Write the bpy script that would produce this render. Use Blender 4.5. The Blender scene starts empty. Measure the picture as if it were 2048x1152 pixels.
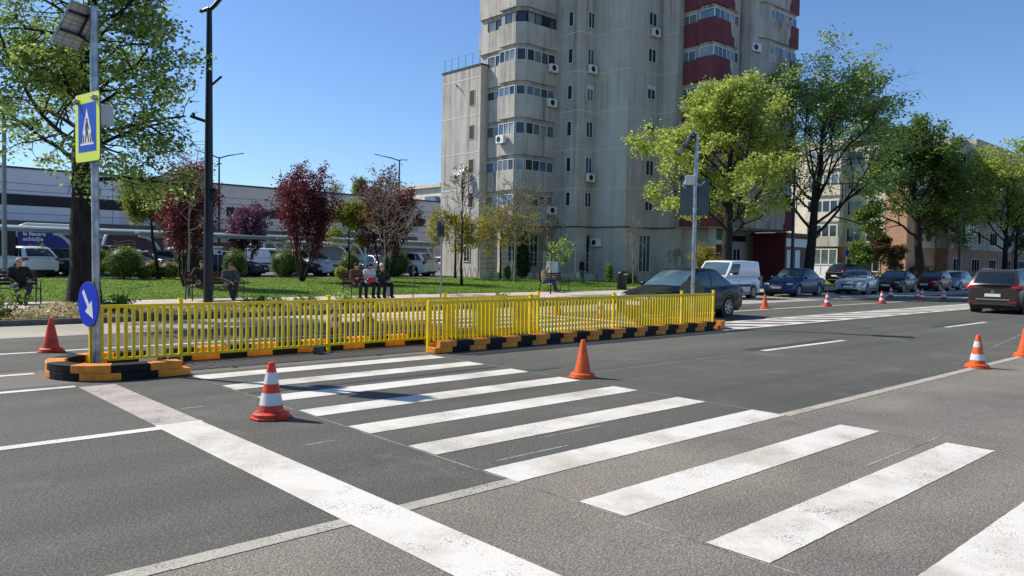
import bpy, math, random
import numpy as np
from mathutils import Vector, Matrix
sc = bpy.context.scene
COL = sc.collection
R = math.radians
PI = math.pi
rng = random.Random(7)

def S(h):                       # sRGB hex -> linear rgba
    h = h.lstrip('#'); o = []
    for i in (0, 2, 4):
        c = int(h[i:i+2], 16)/255
        o.append(c/12.92 if c <= .04045 else ((c+.055)/1.055)**2.4)
    return (*o, 1)

# ------------------------------------------------------------------ camera model of the photograph
CAM_H, FPX, YAW, PITCH, ROLL = 1.63, 1541.36, .746875, -.0352465, .0181903
_f = Vector((math.sin(YAW)*math.cos(PITCH), math.cos(YAW)*math.cos(PITCH), math.sin(PITCH)))
_r0 = Vector((math.cos(YAW), -math.sin(YAW), 0)); _u0 = _r0.cross(_f)
_r = math.cos(ROLL)*_r0 + math.sin(ROLL)*_u0
_u = -math.sin(ROLL)*_r0 + math.cos(ROLL)*_u0
cd = bpy.data.cameras.new('camera'); cam = bpy.data.objects.new('camera', cd); COL.objects.link(cam)
cam.matrix_world = Matrix(((_r.x, _u.x, -_f.x, 0), (_r.y, _u.y, -_f.y, 0), (_r.z, _u.z, -_f.z, CAM_H), (0, 0, 0, 1)))
cd.sensor_width = 36; cd.lens = FPX/2048*36; cd.clip_end = 5000; cd.clip_start = .05
sc.camera = cam

def on_y(px, Y, py=560):        # where the sight line through a pixel column crosses the plane y = Y
    d = _f + _r*((px-1024)/FPX) - _u*((py-576)/FPX)
    return d.x*Y/d.y

# ------------------------------------------------------------------ mesh builder
class MB:
    def __init__(s): s.v = []; s.f = []; s.m = []
    def add(s, vs, fs, m=0):
        b = len(s.v); s.v += [tuple(p) for p in vs]
        for f in fs: s.f.append([i+b for i in f]); s.m.append(m)
        return s
    def box(s, x0, x1, y0, y1, z0, z1, m=0):
        v = [(x, y, z) for z in (z0, z1) for y in (y0, y1) for x in (x0, x1)]
        return s.add(v, [(0, 2, 3, 1), (4, 5, 7, 6), (0, 1, 5, 4), (2, 6, 7, 3), (0, 4, 6, 2), (1, 3, 7, 5)], m)
    def obox(s, o, ax, ay, az, m=0):        # box from corner o and three edge vectors
        o, ax, ay, az = Vector(o), Vector(ax), Vector(ay), Vector(az)
        if ax.cross(ay).dot(az) < 0: o, ax = o+ax, -ax
        v = [o+ax*i+ay*j+az*k for k in (0, 1) for j in (0, 1) for i in (0, 1)]
        return s.add(v, [(0, 2, 3, 1), (4, 5, 7, 6), (0, 1, 5, 4), (2, 6, 7, 3), (0, 4, 6, 2), (1, 3, 7, 5)], m)
    def beam(s, p, q, w, h, m=0, up=(0, 0, 1)):
        p, q = Vector(p), Vector(q); d = (q-p); u = Vector(up)
        a = d.cross(u)
        if a.length < 1e-6: a = Vector((1, 0, 0))
        a.normalize(); b = a.cross(d).normalized()
        return s.obox(p-a*w/2-b*h/2, d, a*w, b*h, m)
    def prism(s, poly, z0, z1, m=0):
        n = len(poly)
        if sum(poly[i][0]*poly[(i+1) % n][1]-poly[(i+1) % n][0]*poly[i][1] for i in range(n)) < 0: poly = poly[::-1]
        v = [(x, y, z0) for x, y in poly]+[(x, y, z1) for x, y in poly]
        return s.add(v, [tuple(range(n))[::-1], tuple(range(n, 2*n))]+[(i, (i+1) % n, (i+1) % n+n, i+n) for i in range(n)], m)
    def extr(s, poly, o, ax, az, ay, m=0):  # polygon (a,b) in the plane o + a*ax + b*az, thickness vector ay
        o, ax, az, ay = Vector(o), Vector(ax), Vector(az), Vector(ay); n = len(poly)
        v = [o+ax*a+az*b for a, b in poly]; v += [p+ay for p in v]
        ar = sum(poly[i][0]*poly[(i+1) % n][1]-poly[(i+1) % n][0]*poly[i][1] for i in range(n))
        fs = [tuple(range(n)), tuple(range(n, 2*n))[::-1]]+[(i, i+n, (i+1) % n+n, (i+1) % n) for i in range(n)]
        if ar*ax.cross(az).dot(ay) > 0: fs = [f[::-1] for f in fs]
        return s.add(v, fs, m)
    def tube(s, pts, rad, n=8, m=0, cap=True):
        pts = [Vector(p) for p in pts]
        if not isinstance(rad, (list, tuple)): rad = [rad]*len(pts)
        v = []; a = None
        for i, p in enumerate(pts):
            d = (pts[min(i+1, len(pts)-1)]-pts[max(i-1, 0)])
            d = d.normalized() if d.length > 1e-9 else Vector((0, 0, 1))
            if a is None: a = d.cross(Vector((0, 0, 1)) if abs(d.z) < .9 else Vector((1, 0, 0))).normalized()
            a = (a-d*a.dot(d)); a = a.normalized() if a.length > 1e-6 else d.orthogonal().normalized()
            b = d.cross(a)
            for k in range(n):
                t = 2*PI*k/n; v.append(p+(a*math.cos(t)+b*math.sin(t))*rad[i])
        fs = [(i*n+k, i*n+(k+1) % n, (i+1)*n+(k+1) % n, (i+1)*n+k) for i in range(len(pts)-1) for k in range(n)]
        if cap: fs += [tuple(range(n))[::-1], tuple(range((len(pts)-1)*n, len(pts)*n))]
        return s.add(v, fs, m)
    def capsule(s, p, q, r0, r1, n=10, m=0):
        p, q = Vector(p), Vector(q); d = q-p
        d = d.normalized() if d.length > 1e-6 else Vector((0, 0, 1))
        pts, rr = [], []
        for t in (-1, -.9, -.6, 0): pts.append(p+d*r0*t); rr.append(max(.02*r0, r0*math.sqrt(max(0, 1-t*t))))
        for t in (0, .6, .9, 1): pts.append(q+d*r1*t); rr.append(max(.02*r1, r1*math.sqrt(max(0, 1-t*t))))
        return s.tube(pts, rr, n, m)
    def ell(s, c, r, n=14, k=9, m=0, rot=None, cut=None):
        v = []; c = Vector(c); lo = -PI/2 if cut is None else cut
        for i in range(k+1):
            la = lo+(PI/2-lo)*i/k; la = max(-1.5707, min(1.5707, la))
            for j in range(n):
                lo_ = 2*PI*j/n
                p = Vector((r[0]*math.cos(la)*math.cos(lo_), r[1]*math.cos(la)*math.sin(lo_), r[2]*math.sin(la)))
                v.append(c+(rot @ p if rot else p))
        fs = [(i*n+j, i*n+(j+1) % n, (i+1)*n+(j+1) % n, (i+1)*n+j) for i in range(k) for j in range(n)]
        fs += [tuple(range(n))[::-1], tuple(range(k*n, (k+1)*n))]
        return s.add(v, fs, m)
    def lathe(s, prof, n=24, m=0, c=(0, 0, 0)):
        v = [(c[0]+r*math.cos(2*PI*k/n), c[1]+r*math.sin(2*PI*k/n), c[2]+z) for r, z in prof for k in range(n)]
        fs = [(i*n+k, i*n+(k+1) % n, (i+1)*n+(k+1) % n, (i+1)*n+k) for i in range(len(prof)-1) for k in range(n)]
        fs += [tuple(range(n))[::-1], tuple(range((len(prof)-1)*n, len(prof)*n))]
        return s.add(v, fs, m)
    def quad(s, a, b, c, d, m=0): return s.add([a, b, c, d], [(0, 1, 2, 3)], m)
    def build(s, name, mats, parent=None, smooth=None, loc=None, rot=0, bevel=None):
        me = bpy.data.meshes.new(name); me.from_pydata(s.v, [], s.f)
        for mt in (mats if isinstance(mats, (list, tuple)) else [mats]): me.materials.append(mt)
        if any(s.m): me.polygons.foreach_set('material_index', s.m)
        if smooth is not None:
            me.polygons.foreach_set('use_smooth', [True]*len(me.polygons))
            if smooth < 180: me.set_sharp_from_angle(angle=R(smooth))
        me.update()
        o = bpy.data.objects.new(name, me); COL.objects.link(o)
        if parent: o.parent = parent
        if loc: o.location = loc
        o.rotation_euler.z = rot
        if bevel:
            b = o.modifiers.new('bevel', 'BEVEL'); b.width = bevel; b.segments = 2; b.limit_method = 'ANGLE'
        return o

def tag(o, label, cat, group=None, kind=None):
    if label: o['label'] = label
    if cat: o['category'] = cat
    if group: o['group'] = group
    if kind: o['kind'] = kind
    return o
def thing(name, label, cat, loc=(0, 0, 0), rot=0, group=None):
    o = bpy.data.objects.new(name, None); COL.objects.link(o); o.location = loc; o.rotation_euler.z = rot
    o.empty_display_size = .2
    return tag(o, label, cat, group)
def struct(o): o['kind'] = 'structure'; return o
def clone(o, parent=None):
    c = o.copy(); COL.objects.link(c); c.parent = parent
    for ch in list(o.children): clone(ch, c)
    return c

# ------------------------------------------------------------------ materials
def nt(name):
    m = bpy.data.materials.new(name); m.use_nodes = True; t = m.node_tree
    return m, t, t.nodes['Principled BSDF'], t.nodes.new, t.links.new
def setp(b, rough=.6, metal=0, spec=.5, coat=0):
    b.inputs['Roughness'].default_value = rough; b.inputs['Metallic'].default_value = metal
    b.inputs['Specular IOR Level'].default_value = spec; b.inputs['Coat Weight'].default_value = coat
    b.inputs['Coat Roughness'].default_value = .04
def noise(N, L, vec, scale, detail=4, rough=.55, stretch=None):
    n = N('ShaderNodeTexNoise'); n.inputs['Scale'].default_value = scale; n.inputs['Detail'].default_value = detail
    n.inputs['Roughness'].default_value = rough
    if stretch:
        mp = N('ShaderNodeMapping'); mp.inputs['Scale'].default_value = stretch; L(vec, mp.inputs['Vector']); vec = mp.outputs[0]
    L(vec, n.inputs['Vector']); return n.outputs['Fac']
def ramp(N, L, fac, stops):
    r = N('ShaderNodeValToRGB'); e = r.color_ramp.elements
    while len(e) < len(stops): e.new(.5)
    for i, (p, c) in enumerate(stops): e[i].position = p; e[i].color = c if len(c) == 4 else (*c, 1)
    L(fac, r.inputs[0]); return r.outputs[0]
def mix(N, L, fac, a, b, mode='MIX'):
    m = N('ShaderNodeMix'); m.data_type = 'RGBA'; m.blend_type = mode
    for k, x in ((0, fac), (6, a), (7, b)):
        if isinstance(x, (int, float)): m.inputs[k].default_value = x
        elif isinstance(x, tuple): m.inputs[k].default_value = x
        else: L(x, m.inputs[k])
    return m.outputs[2]
def mth(N, L, op, a, b=0):
    m = N('ShaderNodeMath'); m.operation = op
    for k, x in ((0, a), (1, b)):
        if isinstance(x, (int, float)): m.inputs[k].default_value = x
        else: L(x, m.inputs[k])
    return m.outputs[0]
def bump(N, L, b, h, strength=.3, dist=.01):
    n = N('ShaderNodeBump'); n.inputs['Strength'].default_value = strength; n.inputs['Distance'].default_value = dist
    L(h, n.inputs['Height']); L(n.outputs[0], b.inputs['Normal'])
def dark(c, k): return (c[0]*k, c[1]*k, c[2]*k, 1)

def pm(name, c, rough=.55, metal=0, var=.12, vs=3, bmp=0, bs=40, coat=0, c2=None, stretch=None, spec=.5):
    m, t, b, N, L = nt(name); c = S(c) if isinstance(c, str) else c
    c2 = (S(c2) if isinstance(c2, str) else c2) if c2 else dark(c, 1-2.2*var)
    setp(b, rough, metal, spec, coat)
    co = N('ShaderNodeTexCoord').outputs['Object']
    L(ramp(N, L, noise(N, L, co, vs, 6, .6, stretch), [(.36, c2), (.62, c)]), b.inputs['Base Color'])
    if bmp: bump(N, L, b, noise(N, L, co, bs, 4), bmp)
    return m

def m_asphalt():
    m, t, b, N, L = nt('asphalt'); setp(b, .82, 0, .35)
    g = N('ShaderNodeNewGeometry').outputs['Position']; sx = N('ShaderNodeSeparateXYZ'); L(g, sx.inputs[0])
    wob = mth(N, L, 'MULTIPLY', mth(N, L, 'SUBTRACT', noise(N, L, g, 1.2), .5), .25)
    yy = mth(N, L, 'ADD', sx.outputs[1], wob)
    base = ramp(N, L, noise(N, L, g, .35, 6, .6, (.35, 1, 1)), [(.3, S('#585750')), (.7, S('#6c6b63'))])
    old = ramp(N, L, noise(N, L, g, .6, 6, .65), [(.3, S('#777269')), (.7, S('#928d83'))])
    old = mix(N, L, mth(N, L, 'MULTIPLY', ramp(N, L, noise(N, L, g, .22, 5, .6), [(.42, (0, 0, 0)), (.66, (1, 1, 1))]), .75), old, S('#ada292'))
    nearf = mth(N, L, 'LESS_THAN', yy, 4.12)
    c = mix(N, L, nearf, base, old)
    farc = ramp(N, L, noise(N, L, g, .5, 5), [(.3, S('#bdb7a9')), (.7, S('#d2cbbd'))])
    farf = mth(N, L, 'MULTIPLY', mth(N, L, 'GREATER_THAN', sx.outputs[1], 17.08), .9)
    c = mix(N, L, farf, c, farc)
    # greyer worn strip on the refuge
    isl = mth(N, L, 'MULTIPLY', mth(N, L, 'GREATER_THAN', yy, 10.75), mth(N, L, 'LESS_THAN', yy, 12.2))
    c = mix(N, L, mth(N, L, 'MULTIPLY', isl, .7), c, S('#8a857c'))
    # wheel track wear along the lanes
    tr = noise(N, L, g, 1.0, 3, .5, (.05, 1.6, 1))
    c = mix(N, L, .14, c, ramp(N, L, tr, [(.38, (.035, .036, .036)), (.62, (.2, .2, .19))]))
    # tyre dust and stains
    st = ramp(N, L, noise(N, L, g, .9, 8, .7), [(.55, (0, 0, 0)), (.72, (1, 1, 1))])
    c = mix(N, L, mth(N, L, 'MULTIPLY', st, .35), c, S('#958f80'))
    sp = noise(N, L, g, 95, 3, .7)
    c = mix(N, L, .85, c, ramp(N, L, sp, [(.30, (.18, .18, .18)), (.5, (.5, .5, .5)), (.70, (.98, .97, .94))]), 'OVERLAY')
    sp2 = noise(N, L, g, 38, 4, .75)
    c = mix(N, L, .6, c, ramp(N, L, sp2, [(.30, (.12, .12, .12)), (.44, (.46, .46, .45)), (.6, (.56, .56, .54)), (.72, (.9, .89, .86))]), 'OVERLAY')
    big = noise(N, L, g, .16, 3, .5)
    c = mix(N, L, .5, c, ramp(N, L, big, [(.35, (.40, .40, .40)), (.65, (.60, .60, .59))]), 'OVERLAY')
    vo = N('ShaderNodeTexVoronoi'); vo.inputs['Scale'].default_value = 60; L(g, vo.inputs['Vector'])
    c = mix(N, L, .6, c, ramp(N, L, vo.outputs['Distance'], [(.0, (.75, .75, .74)), (.55, (.25, .25, .25))]), 'OVERLAY')
    L(c, b.inputs['Base Color'])
    h = mth(N, L, 'ADD', sp, mth(N, L, 'MULTIPLY', vo.outputs['Distance'], -.8))
    bump(N, L, b, h, .55, .012)
    return m

def m_paint(name, c, dirt, wear=.42, dscale=1.4, dirtamt=.5, grain=.12):
    m, t, b, N, L = nt(name); setp(b, .6, 0, .4)
    g = N('ShaderNodeNewGeometry').outputs['Position']
    d = ramp(N, L, noise(N, L, g, dscale, 8, .68), [(.46, (0, 0, 0)), (.74, (1, 1, 1))])
    cc = mix(N, L, mth(N, L, 'MULTIPLY', d, dirtamt), c, dirt)
    sp = noise(N, L, g, 85, 3, .75)
    sc2 = noise(N, L, g, 2.5, 5, .6)
    k = mth(N, L, 'ADD', sp, mth(N, L, 'MULTIPLY', mth(N, L, 'SUBTRACT', sc2, .5), .55))
    w = ramp(N, L, k, [(wear-.05, (1, 1, 1)), (wear, (0, 0, 0))])
    cc = mix(N, L, w, cc, S('#57585a'))
    cc = mix(N, L, grain, cc, ramp(N, L, sp, [(.35, (.2, .2, .2)), (.65, (.8, .8, .8))]), 'OVERLAY')
    L(cc, b.inputs['Base Color']); bump(N, L, b, sp, .35, .01)
    return m

def m_leaf(name, cols, trans=.35, rough=.5, tint=.25):
    m, t, b, N, L = nt(name); setp(b, rough, 0, .3)
    g = N('ShaderNodeNewGeometry')
    c = ramp(N, L, g.outputs['Random Per Island'], [(i/(len(cols)-1), S(x)) for i, x in enumerate(cols)])
    L(c, b.inputs['Base Color'])
    tr = N('ShaderNodeBsdfTranslucent'); L(mix(N, L, tint, c, (.45, .62, .1, 1)), tr.inputs['Color'])
    ms = N('ShaderNodeMixShader'); ms.inputs[0].default_value = trans
    L(b.outputs[0], ms.inputs[1]); L(tr.outputs[0], ms.inputs[2]); L(ms.outputs[0], t.nodes['Material Output'].inputs['Surface'])
    return m

def m_concrete(name, c1, c2, streak='#4a443c', amt=.55, bmp=.25):
    m, t, b, N, L = nt(name); setp(b, .88, 0, .25)
    co = N('ShaderNodeNewGeometry').outputs['Position']
    c = ramp(N, L, noise(N, L, co, .7, 8, .65), [(.32, S(c1)), (.66, S(c2))])
    s1 = noise(N, L, co, 1.0, 5, .62, (2.2, 2.2, .09))
    msk = noise(N, L, co, .3, 3)
    k = mth(N, L, 'MULTIPLY', ramp(N, L, s1, [(.46, (0, 0, 0)), (.66, (1, 1, 1))]), ramp(N, L, msk, [(.35, (.2, .2, .2)), (.6, (1, 1, 1))]))
    c = mix(N, L, mth(N, L, 'MULTIPLY', k, amt), c, S(streak))
    f = noise(N, L, co, 9, 6, .7)
    c = mix(N, L, .35, c, ramp(N, L, f, [(.3, (.32, .32, .32)), (.7, (.68, .68, .68))]), 'OVERLAY')
    L(c, b.inputs['Base Color']); bump(N, L, b, f, bmp, .02)
    return m

def m_brick(name, a, b_, mortar, sx=4.2):
    m, t, b, N, L = nt(name); setp(b, .85, 0, .25)
    g = N('ShaderNodeNewGeometry').outputs['Position']
    sp = N('ShaderNodeSeparateXYZ'); L(g, sp.inputs[0])
    cb = N('ShaderNodeCombineXYZ'); L(mth(N, L, 'ADD', sp.outputs[0], sp.outputs[1]), cb.inputs[0]); L(sp.outputs[2], cb.inputs[1])
    br = N('ShaderNodeTexBrick'); br.inputs['Scale'].default_value = sx
    br.inputs['Color1'].default_value = S(a); br.inputs['Color2'].default_value = S(b_); br.inputs['Mortar'].default_value = S(mortar)
    br.inputs['Mortar Size'].default_value = .02; L(cb.outputs[0], br.inputs['Vector'])
    c = mix(N, L, .5, br.outputs[0], ramp(N, L, noise(N, L, g, .8, 7, .7), [(.3, (.3, .3, .3)), (.7, (.65, .65, .65))]), 'OVERLAY')
    L(c, b.inputs['Base Color']); return m

def m_glass(name, c, rough=.06, spec=.9):
    m, t, b, N, L = nt(name); setp(b, rough, 0, spec)
    co = N('ShaderNodeNewGeometry').outputs['Position']
    c = S(c)
    L(ramp(N, L, noise(N, L, co, .9, 2, .5), [(.4, dark(c, .55)), (.62, c)]), b.inputs['Base Color'])
    bump(N, L, b, noise(N, L, co, 1.2, 1), .02, .05)
    return m

M = {}
M['asphalt'] = m_asphalt()
M['white_line'] = m_paint('white_road_paint', S('#dcd8cc'), S('#968b76'), .37, .8, .85, .22)
M['old_line'] = m_paint('worn_road_paint', S('#b5afa0'), S('#8b8474'), .42, 2.2, .6, .25)
M['dusty_line'] = m_paint('dusty_road_paint', S('#b9afa5'), S('#857a70'), .42, 1.0, .8, .25)
M['chalk'] = m_paint('chalk_line', S('#a9aaa6'), S('#6c6d6b'), .52, 4, .8)
M['dark_patch'] = m_paint('fresh_asphalt', S('#404343'), S('#4e5151'), .2, 3, .5, .3)
M['kerb'] = m_concrete('kerb_concrete', '#56534d', '#716d66', '#2c2a27', .6)
M['paver'] = m_concrete('pinkish_paving', '#b3a59d', '#cabbb2', '#6b625a', .3)
M['greenlane'] = m_paint('green_lane_paint', S('#6f9c86'), S('#93a597'), .36, 2, .5)
M['lot'] = m_concrete('car_park_asphalt', '#66655f', '#7c7b75', '#4e4d49', .3)
M['yellow'] = pm('yellow_paint', '#ffdc0c', .42, 0, .06, 3, .05, 60, c2='#e6c210')
M['yellow2'] = M['yellow']
M['sign_yellow'] = pm('fluorescent_yellow', '#e6f21a', .35, 0, .03)
M['sign_blue'] = pm('sign_blue', '#1a55c4', .45, 0, .04, spec=.2)
M['deep_blue'] = pm('deep_sign_blue', '#0230c4', .45, 0, .04, 4, spec=.15)
M['white'] = pm('white_plastic', '#e8e8e6', .4, 0, .04)
M['black'] = pm('black_paint', '#121314', .5, 0, .1, 4)
M['block_black'] = pm('black_block_paint', '#0c0c0d', .6, 0, .18, 7, .25, 40, c2='#1f1e1c', spec=.25)
M['block_orange'] = pm('orange_block_paint', '#f7961e', .55, 0, .12, 6, .25, 40, c2='#c97a2a')
M['block_top'] = pm('dusty_block_top', '#d8b98c', .7, 0, .1, 6)
M['galv'] = pm('galvanised_steel', '#b4b8ba', .38, .75, .14, 6, .08, 30, c2='#80868a')
M['grey_metal'] = pm('grey_metal', '#8d9294', .5, .3, .08)
M['sign_back'] = pm('sign_back_grey', '#4d5a5c', .5, .3, .1, 3)
M['lamp_black'] = pm('dark_lamp_paint', '#15181d', .38, .2, .08)
M['cone_red'] = pm('red_cone_rubber', '#ea4216', .48, 0, .12, 7, .12, 50, c2='#a22c14')
M['cone_orange'] = pm('faded_orange_cone_rubber', '#ec621c', .55, 0, .16, 7, .12, 50)
M['cone_dark'] = pm('dull_red_cone_rubber', '#b03418', .55, 0, .14, 7)
M['cone_white'] = pm('reflective_white_sleeve', '#dcdcd8', .4, 0, .1, 9)
M['panel_cell'] = pm('solar_panel_back', '#b9b9b2', .5, 0, .06)
M['bark'] = pm('dark_bark', '#2e2822', .95, 0, .25, 9, .9, 14, c2='#13100d', stretch=(1, 1, .25))
M['bark_light'] = pm('grey_bark', '#8a8176', .95, 0, .2, 9, .6, 16, c2='#544c44', stretch=(1, 1, .3))
M['wood'] = pm('dark_brown_slats', '#4a3024', .6, 0, .2, 8, .1, 30)
M['wood2'] = pm('reddish_brown_slats', '#5f2f22', .6, 0, .2, 8)
M['foam'] = M['white']
# ================================================================== light and sky
SUN_EL, SUN_AZ = R(44), R(-28)             # azimuth measured from +Y towards +X
sd = Vector((math.sin(SUN_AZ)*math.cos(SUN_EL), math.cos(SUN_AZ)*math.cos(SUN_EL), math.sin(SUN_EL)))
ld = bpy.data.lights.new('sun', 'SUN'); ld.energy = 5.0; ld.angle = R(.53); ld.color = (1, .93, .82)
lo = bpy.data.objects.new('sun', ld); COL.objects.link(lo); lo.location = sd*100
lo.rotation_euler = sd.to_track_quat('Z', 'Y').to_euler()
w = bpy.data.worlds.new('World'); sc.world = w; w.use_nodes = True; wt = w.node_tree
sky = wt.nodes.new('ShaderNodeTexSky'); sky.sky_type = 'NISHITA'; sky.sun_disc = False
sky.sun_elevation = SUN_EL; sky.sun_rotation = SUN_AZ
sky.air_density = 1.0; sky.dust_density = .25; sky.ozone_density = 3.0; sky.altitude = 0
tint = wt.nodes.new('ShaderNodeMix'); tint.data_type = 'RGBA'; tint.blend_type = 'MULTIPLY'; tint.inputs[0].default_value = 1; tint.inputs[7].default_value = (.98, 1.18, 1.46, 1)
bg = wt.nodes['Background']; bg.inputs['Strength'].default_value = .088
hs = wt.nodes.new('ShaderNodeHueSaturation'); hs.inputs['Saturation'].default_value = 1.0
wt.links.new(sky.outputs[0], hs.inputs['Color']); wt.links.new(hs.outputs[0], tint.inputs[6]); wt.links.new(tint.outputs[2], bg.inputs['Color'])
sc.view_settings.view_transform = 'Standard'; sc.view_settings.look = 'None'
sc.view_settings.exposure = .24; sc.view_settings.gamma = 1
sc.cycles.max_bounces = 6; sc.cycles.diffuse_bounces = 2; sc.cycles.glossy_bounces = 3; sc.cycles.transmission_bounces = 3
sc.cycles.transparent_max_bounces = 6

# ================================================================== ground
def sheet(name, x0, x1, y0, y1, z, mat):
    return struct(MB().quad((x0, y0, z), (x1, y0, z), (x1, y1, z), (x0, y1, z)).build(name, mat))
M['soil'] = m_concrete('far_ground', '#6a675c', '#7f7b6e', '#4d4a42', .3)
sheet('ground', -900, 1500, -900, 1500, -.06, M['soil'])
sheet('road', -120, 500, -60, 21.9, 0, M['asphalt'])

LZ = .004
def strip(mb, x0, x1, y0, y1, z=LZ): mb.quad((x0, y0, z), (x1, y0, z), (x1, y1, z), (x0, y1, z))
def rough_strip(mb, x0, x1, y0, y1, z=LZ, step=.045, amp=.0025, r=random.Random(3)):   # painted bar with slightly uneven edges
    n = max(2, int((x1-x0)/step)); pts = []
    lo = [(x0+(x1-x0)*i/n, y0+r.uniform(-amp, amp), z) for i in range(n+1)]
    hi = [(x0+(x1-x0)*i/n, y1+r.uniform(-amp, amp), z) for i in range(n+1)]
    b = len(mb.v); mb.v += lo+hi
    for i in range(n): mb.f.append([b+i, b+i+1, b+n+2+i, b+n+1+i]); mb.m.append(0)
ZB = MB()
for k in range(10): rough_strip(ZB, 3.88, 7.87, 10.505-1.0034*k-.40, 10.505-1.0034*k)
rough_strip(ZB, 3.88, 7.87, .45-.4, .46)
struct(ZB.build('zebra_crossing', M['white_line']))
ZF = MB()
for k in range(7): rough_strip(ZF, 11.9, 15.9, 12.75+1.0*k, 13.15+1.0*k)
rough_strip(ZF, 9.4, 15.9, 19.1, 19.4)
struct(ZF.build('far_zebra_crossing', M['white_line']))
SL = MB(); strip(SL, 2.46, 2.885, -1.5, 7.55); struct(SL.build('stop_line', M['white_line']))
SL = MB(); strip(SL, 2.47, 2.885, 7.62, 10.38); struct(SL.build('dusty_stop_line', M['dusty_line']))
SL = MB(); strip(SL, 16.45, 16.78, 12.45, 17.0); struct(SL.build('far_stop_line', M['white_line']))
LN = MB()
strip(LN, -40, 2.46, 7.42, 7.56); strip(LN, 2.46, 2.9, 7.55, 7.62)
strip(LN, -40, 2.46, 10.4, 10.53); strip(LN, -40, 2.30, 11.82, 11.95)
x = 13.5
while x < 200: strip(LN, x, x+3.5, 7.42, 7.56); x += 9.9
strip(LN, -40, 12.0, 14.35, 14.48); strip(LN, 16.78, 120, 14.45, 14.6)
strip(LN, 16.9, 120, 10.38, 10.53); strip(LN, 16.9, 120, 11.82, 11.97)
struct(LN.build('lane_line', M['white_line']))
LN = MB(); rough_strip(LN, -40, 2.46, 4.06, 4.19); rough_strip(LN, 2.885, 3.88, 4.06, 4.19); rough_strip(LN, 7.87, 60, 4.03, 4.16)
strip(LN, -40, 9.0, 16.98, 17.06); strip(LN, 16.9, 80, 17.0, 17.1)
struct(LN.build('edge_line', M['old_line']))
HT = MB()                                    # slanted hatching between the two median lines
x = 15.8
while x < 90:
    HT.quad((max(x+1.7, 16.9), 10.53, LZ), (max(x+2.5, 17), 10.53, LZ), (max(x+.8, 17), 11.82, LZ), (max(x, 16.9), 11.82, LZ)); x += 1.6
struct(HT.build('median_hatching', M['white_line']))
CK = MB()                                    # thin setting-out lines left by the painters
strip(CK, 3.855, 3.872, 0, 10.6, .002); strip(CK, 7.88, 7.9, 0, 10.4, .002); strip(CK, 8.2, 80, 7.485, 7.505, .002)
strip(CK, 5.0, 5.9, 4.98, 5.0, .002); strip(CK, 6.4, 8.2, 2.60, 2.62, .002); strip(CK, 4.1, 5.0, 4.62, 4.645, .002); strip(CK, 3.9, 5.2, 3.30, 3.32, .002)
strip(CK, 5.4, 6.6, 2.28, 2.295, .002); strip(CK, 3.2, 3.5, 6.05, 6.08, .002); strip(CK, 2.95, 3.2, 8.3, 8.33, .002)
CK.quad((13, 4.3, .002), (13.02, 4.3, .002), (26.0, 5.9, .002), (25.9, 5.93, .002))
struct(CK.build('setting_out_line', M['chalk']))
DP = MB(); strip(DP, 13.3, 17.0, 7.62, 7.85, .002); strip(DP, 23.2, 26.6, 7.62, 7.85, .002); strip(DP, 3.9, 7.8, 8.72, 8.83, .0035); strip(DP, 5.5, 8.6, 8.12, 8.2, .0035)
strip(DP, 8.2, 60, 10.2, 10.26, .002)
struct(DP.build('asphalt_patch', M['dark_patch']))
# old tyre marks on the road
def m_tyre():
    m, t, b, N, L = nt('tyre_marks'); setp(b, .9, 0, .2); b.inputs['Base Color'].default_value = S('#a39d93')
    g = N('ShaderNodeNewGeometry').outputs['Position']
    tr = N('ShaderNodeBsdfTransparent'); ms = N('ShaderNodeMixShader')
    k = ramp(N, L, noise(N, L, g, 3, 8, .8), [(.42, (0, 0, 0)), (.8, (.5, .5, .5))])
    L(k, ms.inputs[0]); L(tr.outputs[0], ms.inputs[1]); L(b.outputs[0], ms.inputs[2]); L(ms.outputs[0], t.nodes['Material Output'].inputs['Surface'])
    return m
TM = MB()
def arc(c, r, a0, a1, w, n=24):
    for i in range(n):
        t0, t1 = R(a0+(a1-a0)*i/n), R(a0+(a1-a0)*(i+1)/n)
        P = lambda q, t: (c[0]+q*math.cos(t), c[1]+q*math.sin(t), .003)
        TM.quad(P(r, t0), P(r+w, t0), P(r+w, t1), P(r, t1))
for r_, w_ in ((3.0, .05), (3.12, .09), (3.3, .04), (4.4, .06), (4.6, .05)): arc((13.2, 8.0), r_, 195, 268, w_)
for r_, w_ in ((5.0, .08), (5.2, .06), (6.5, .07)): arc((17.5, 9.6), r_, 200, 275, w_)
struct(TM.build('tyre_mark', m_tyre()))
TP = MB()
for i in range(6): TP.quad((5.62+i*.055, 4.16, .0065), (5.635+i*.055, 4.16, .0065), (5.78+i*.055, 4.40, .0065), (5.77+i*.055, 4.40, .0065))
struct(TP.build('tyre_print', m_paint('tyre_print_dust', S('#c4bcad'), S('#dcd8cc'), .42, 9, .9)))

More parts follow.
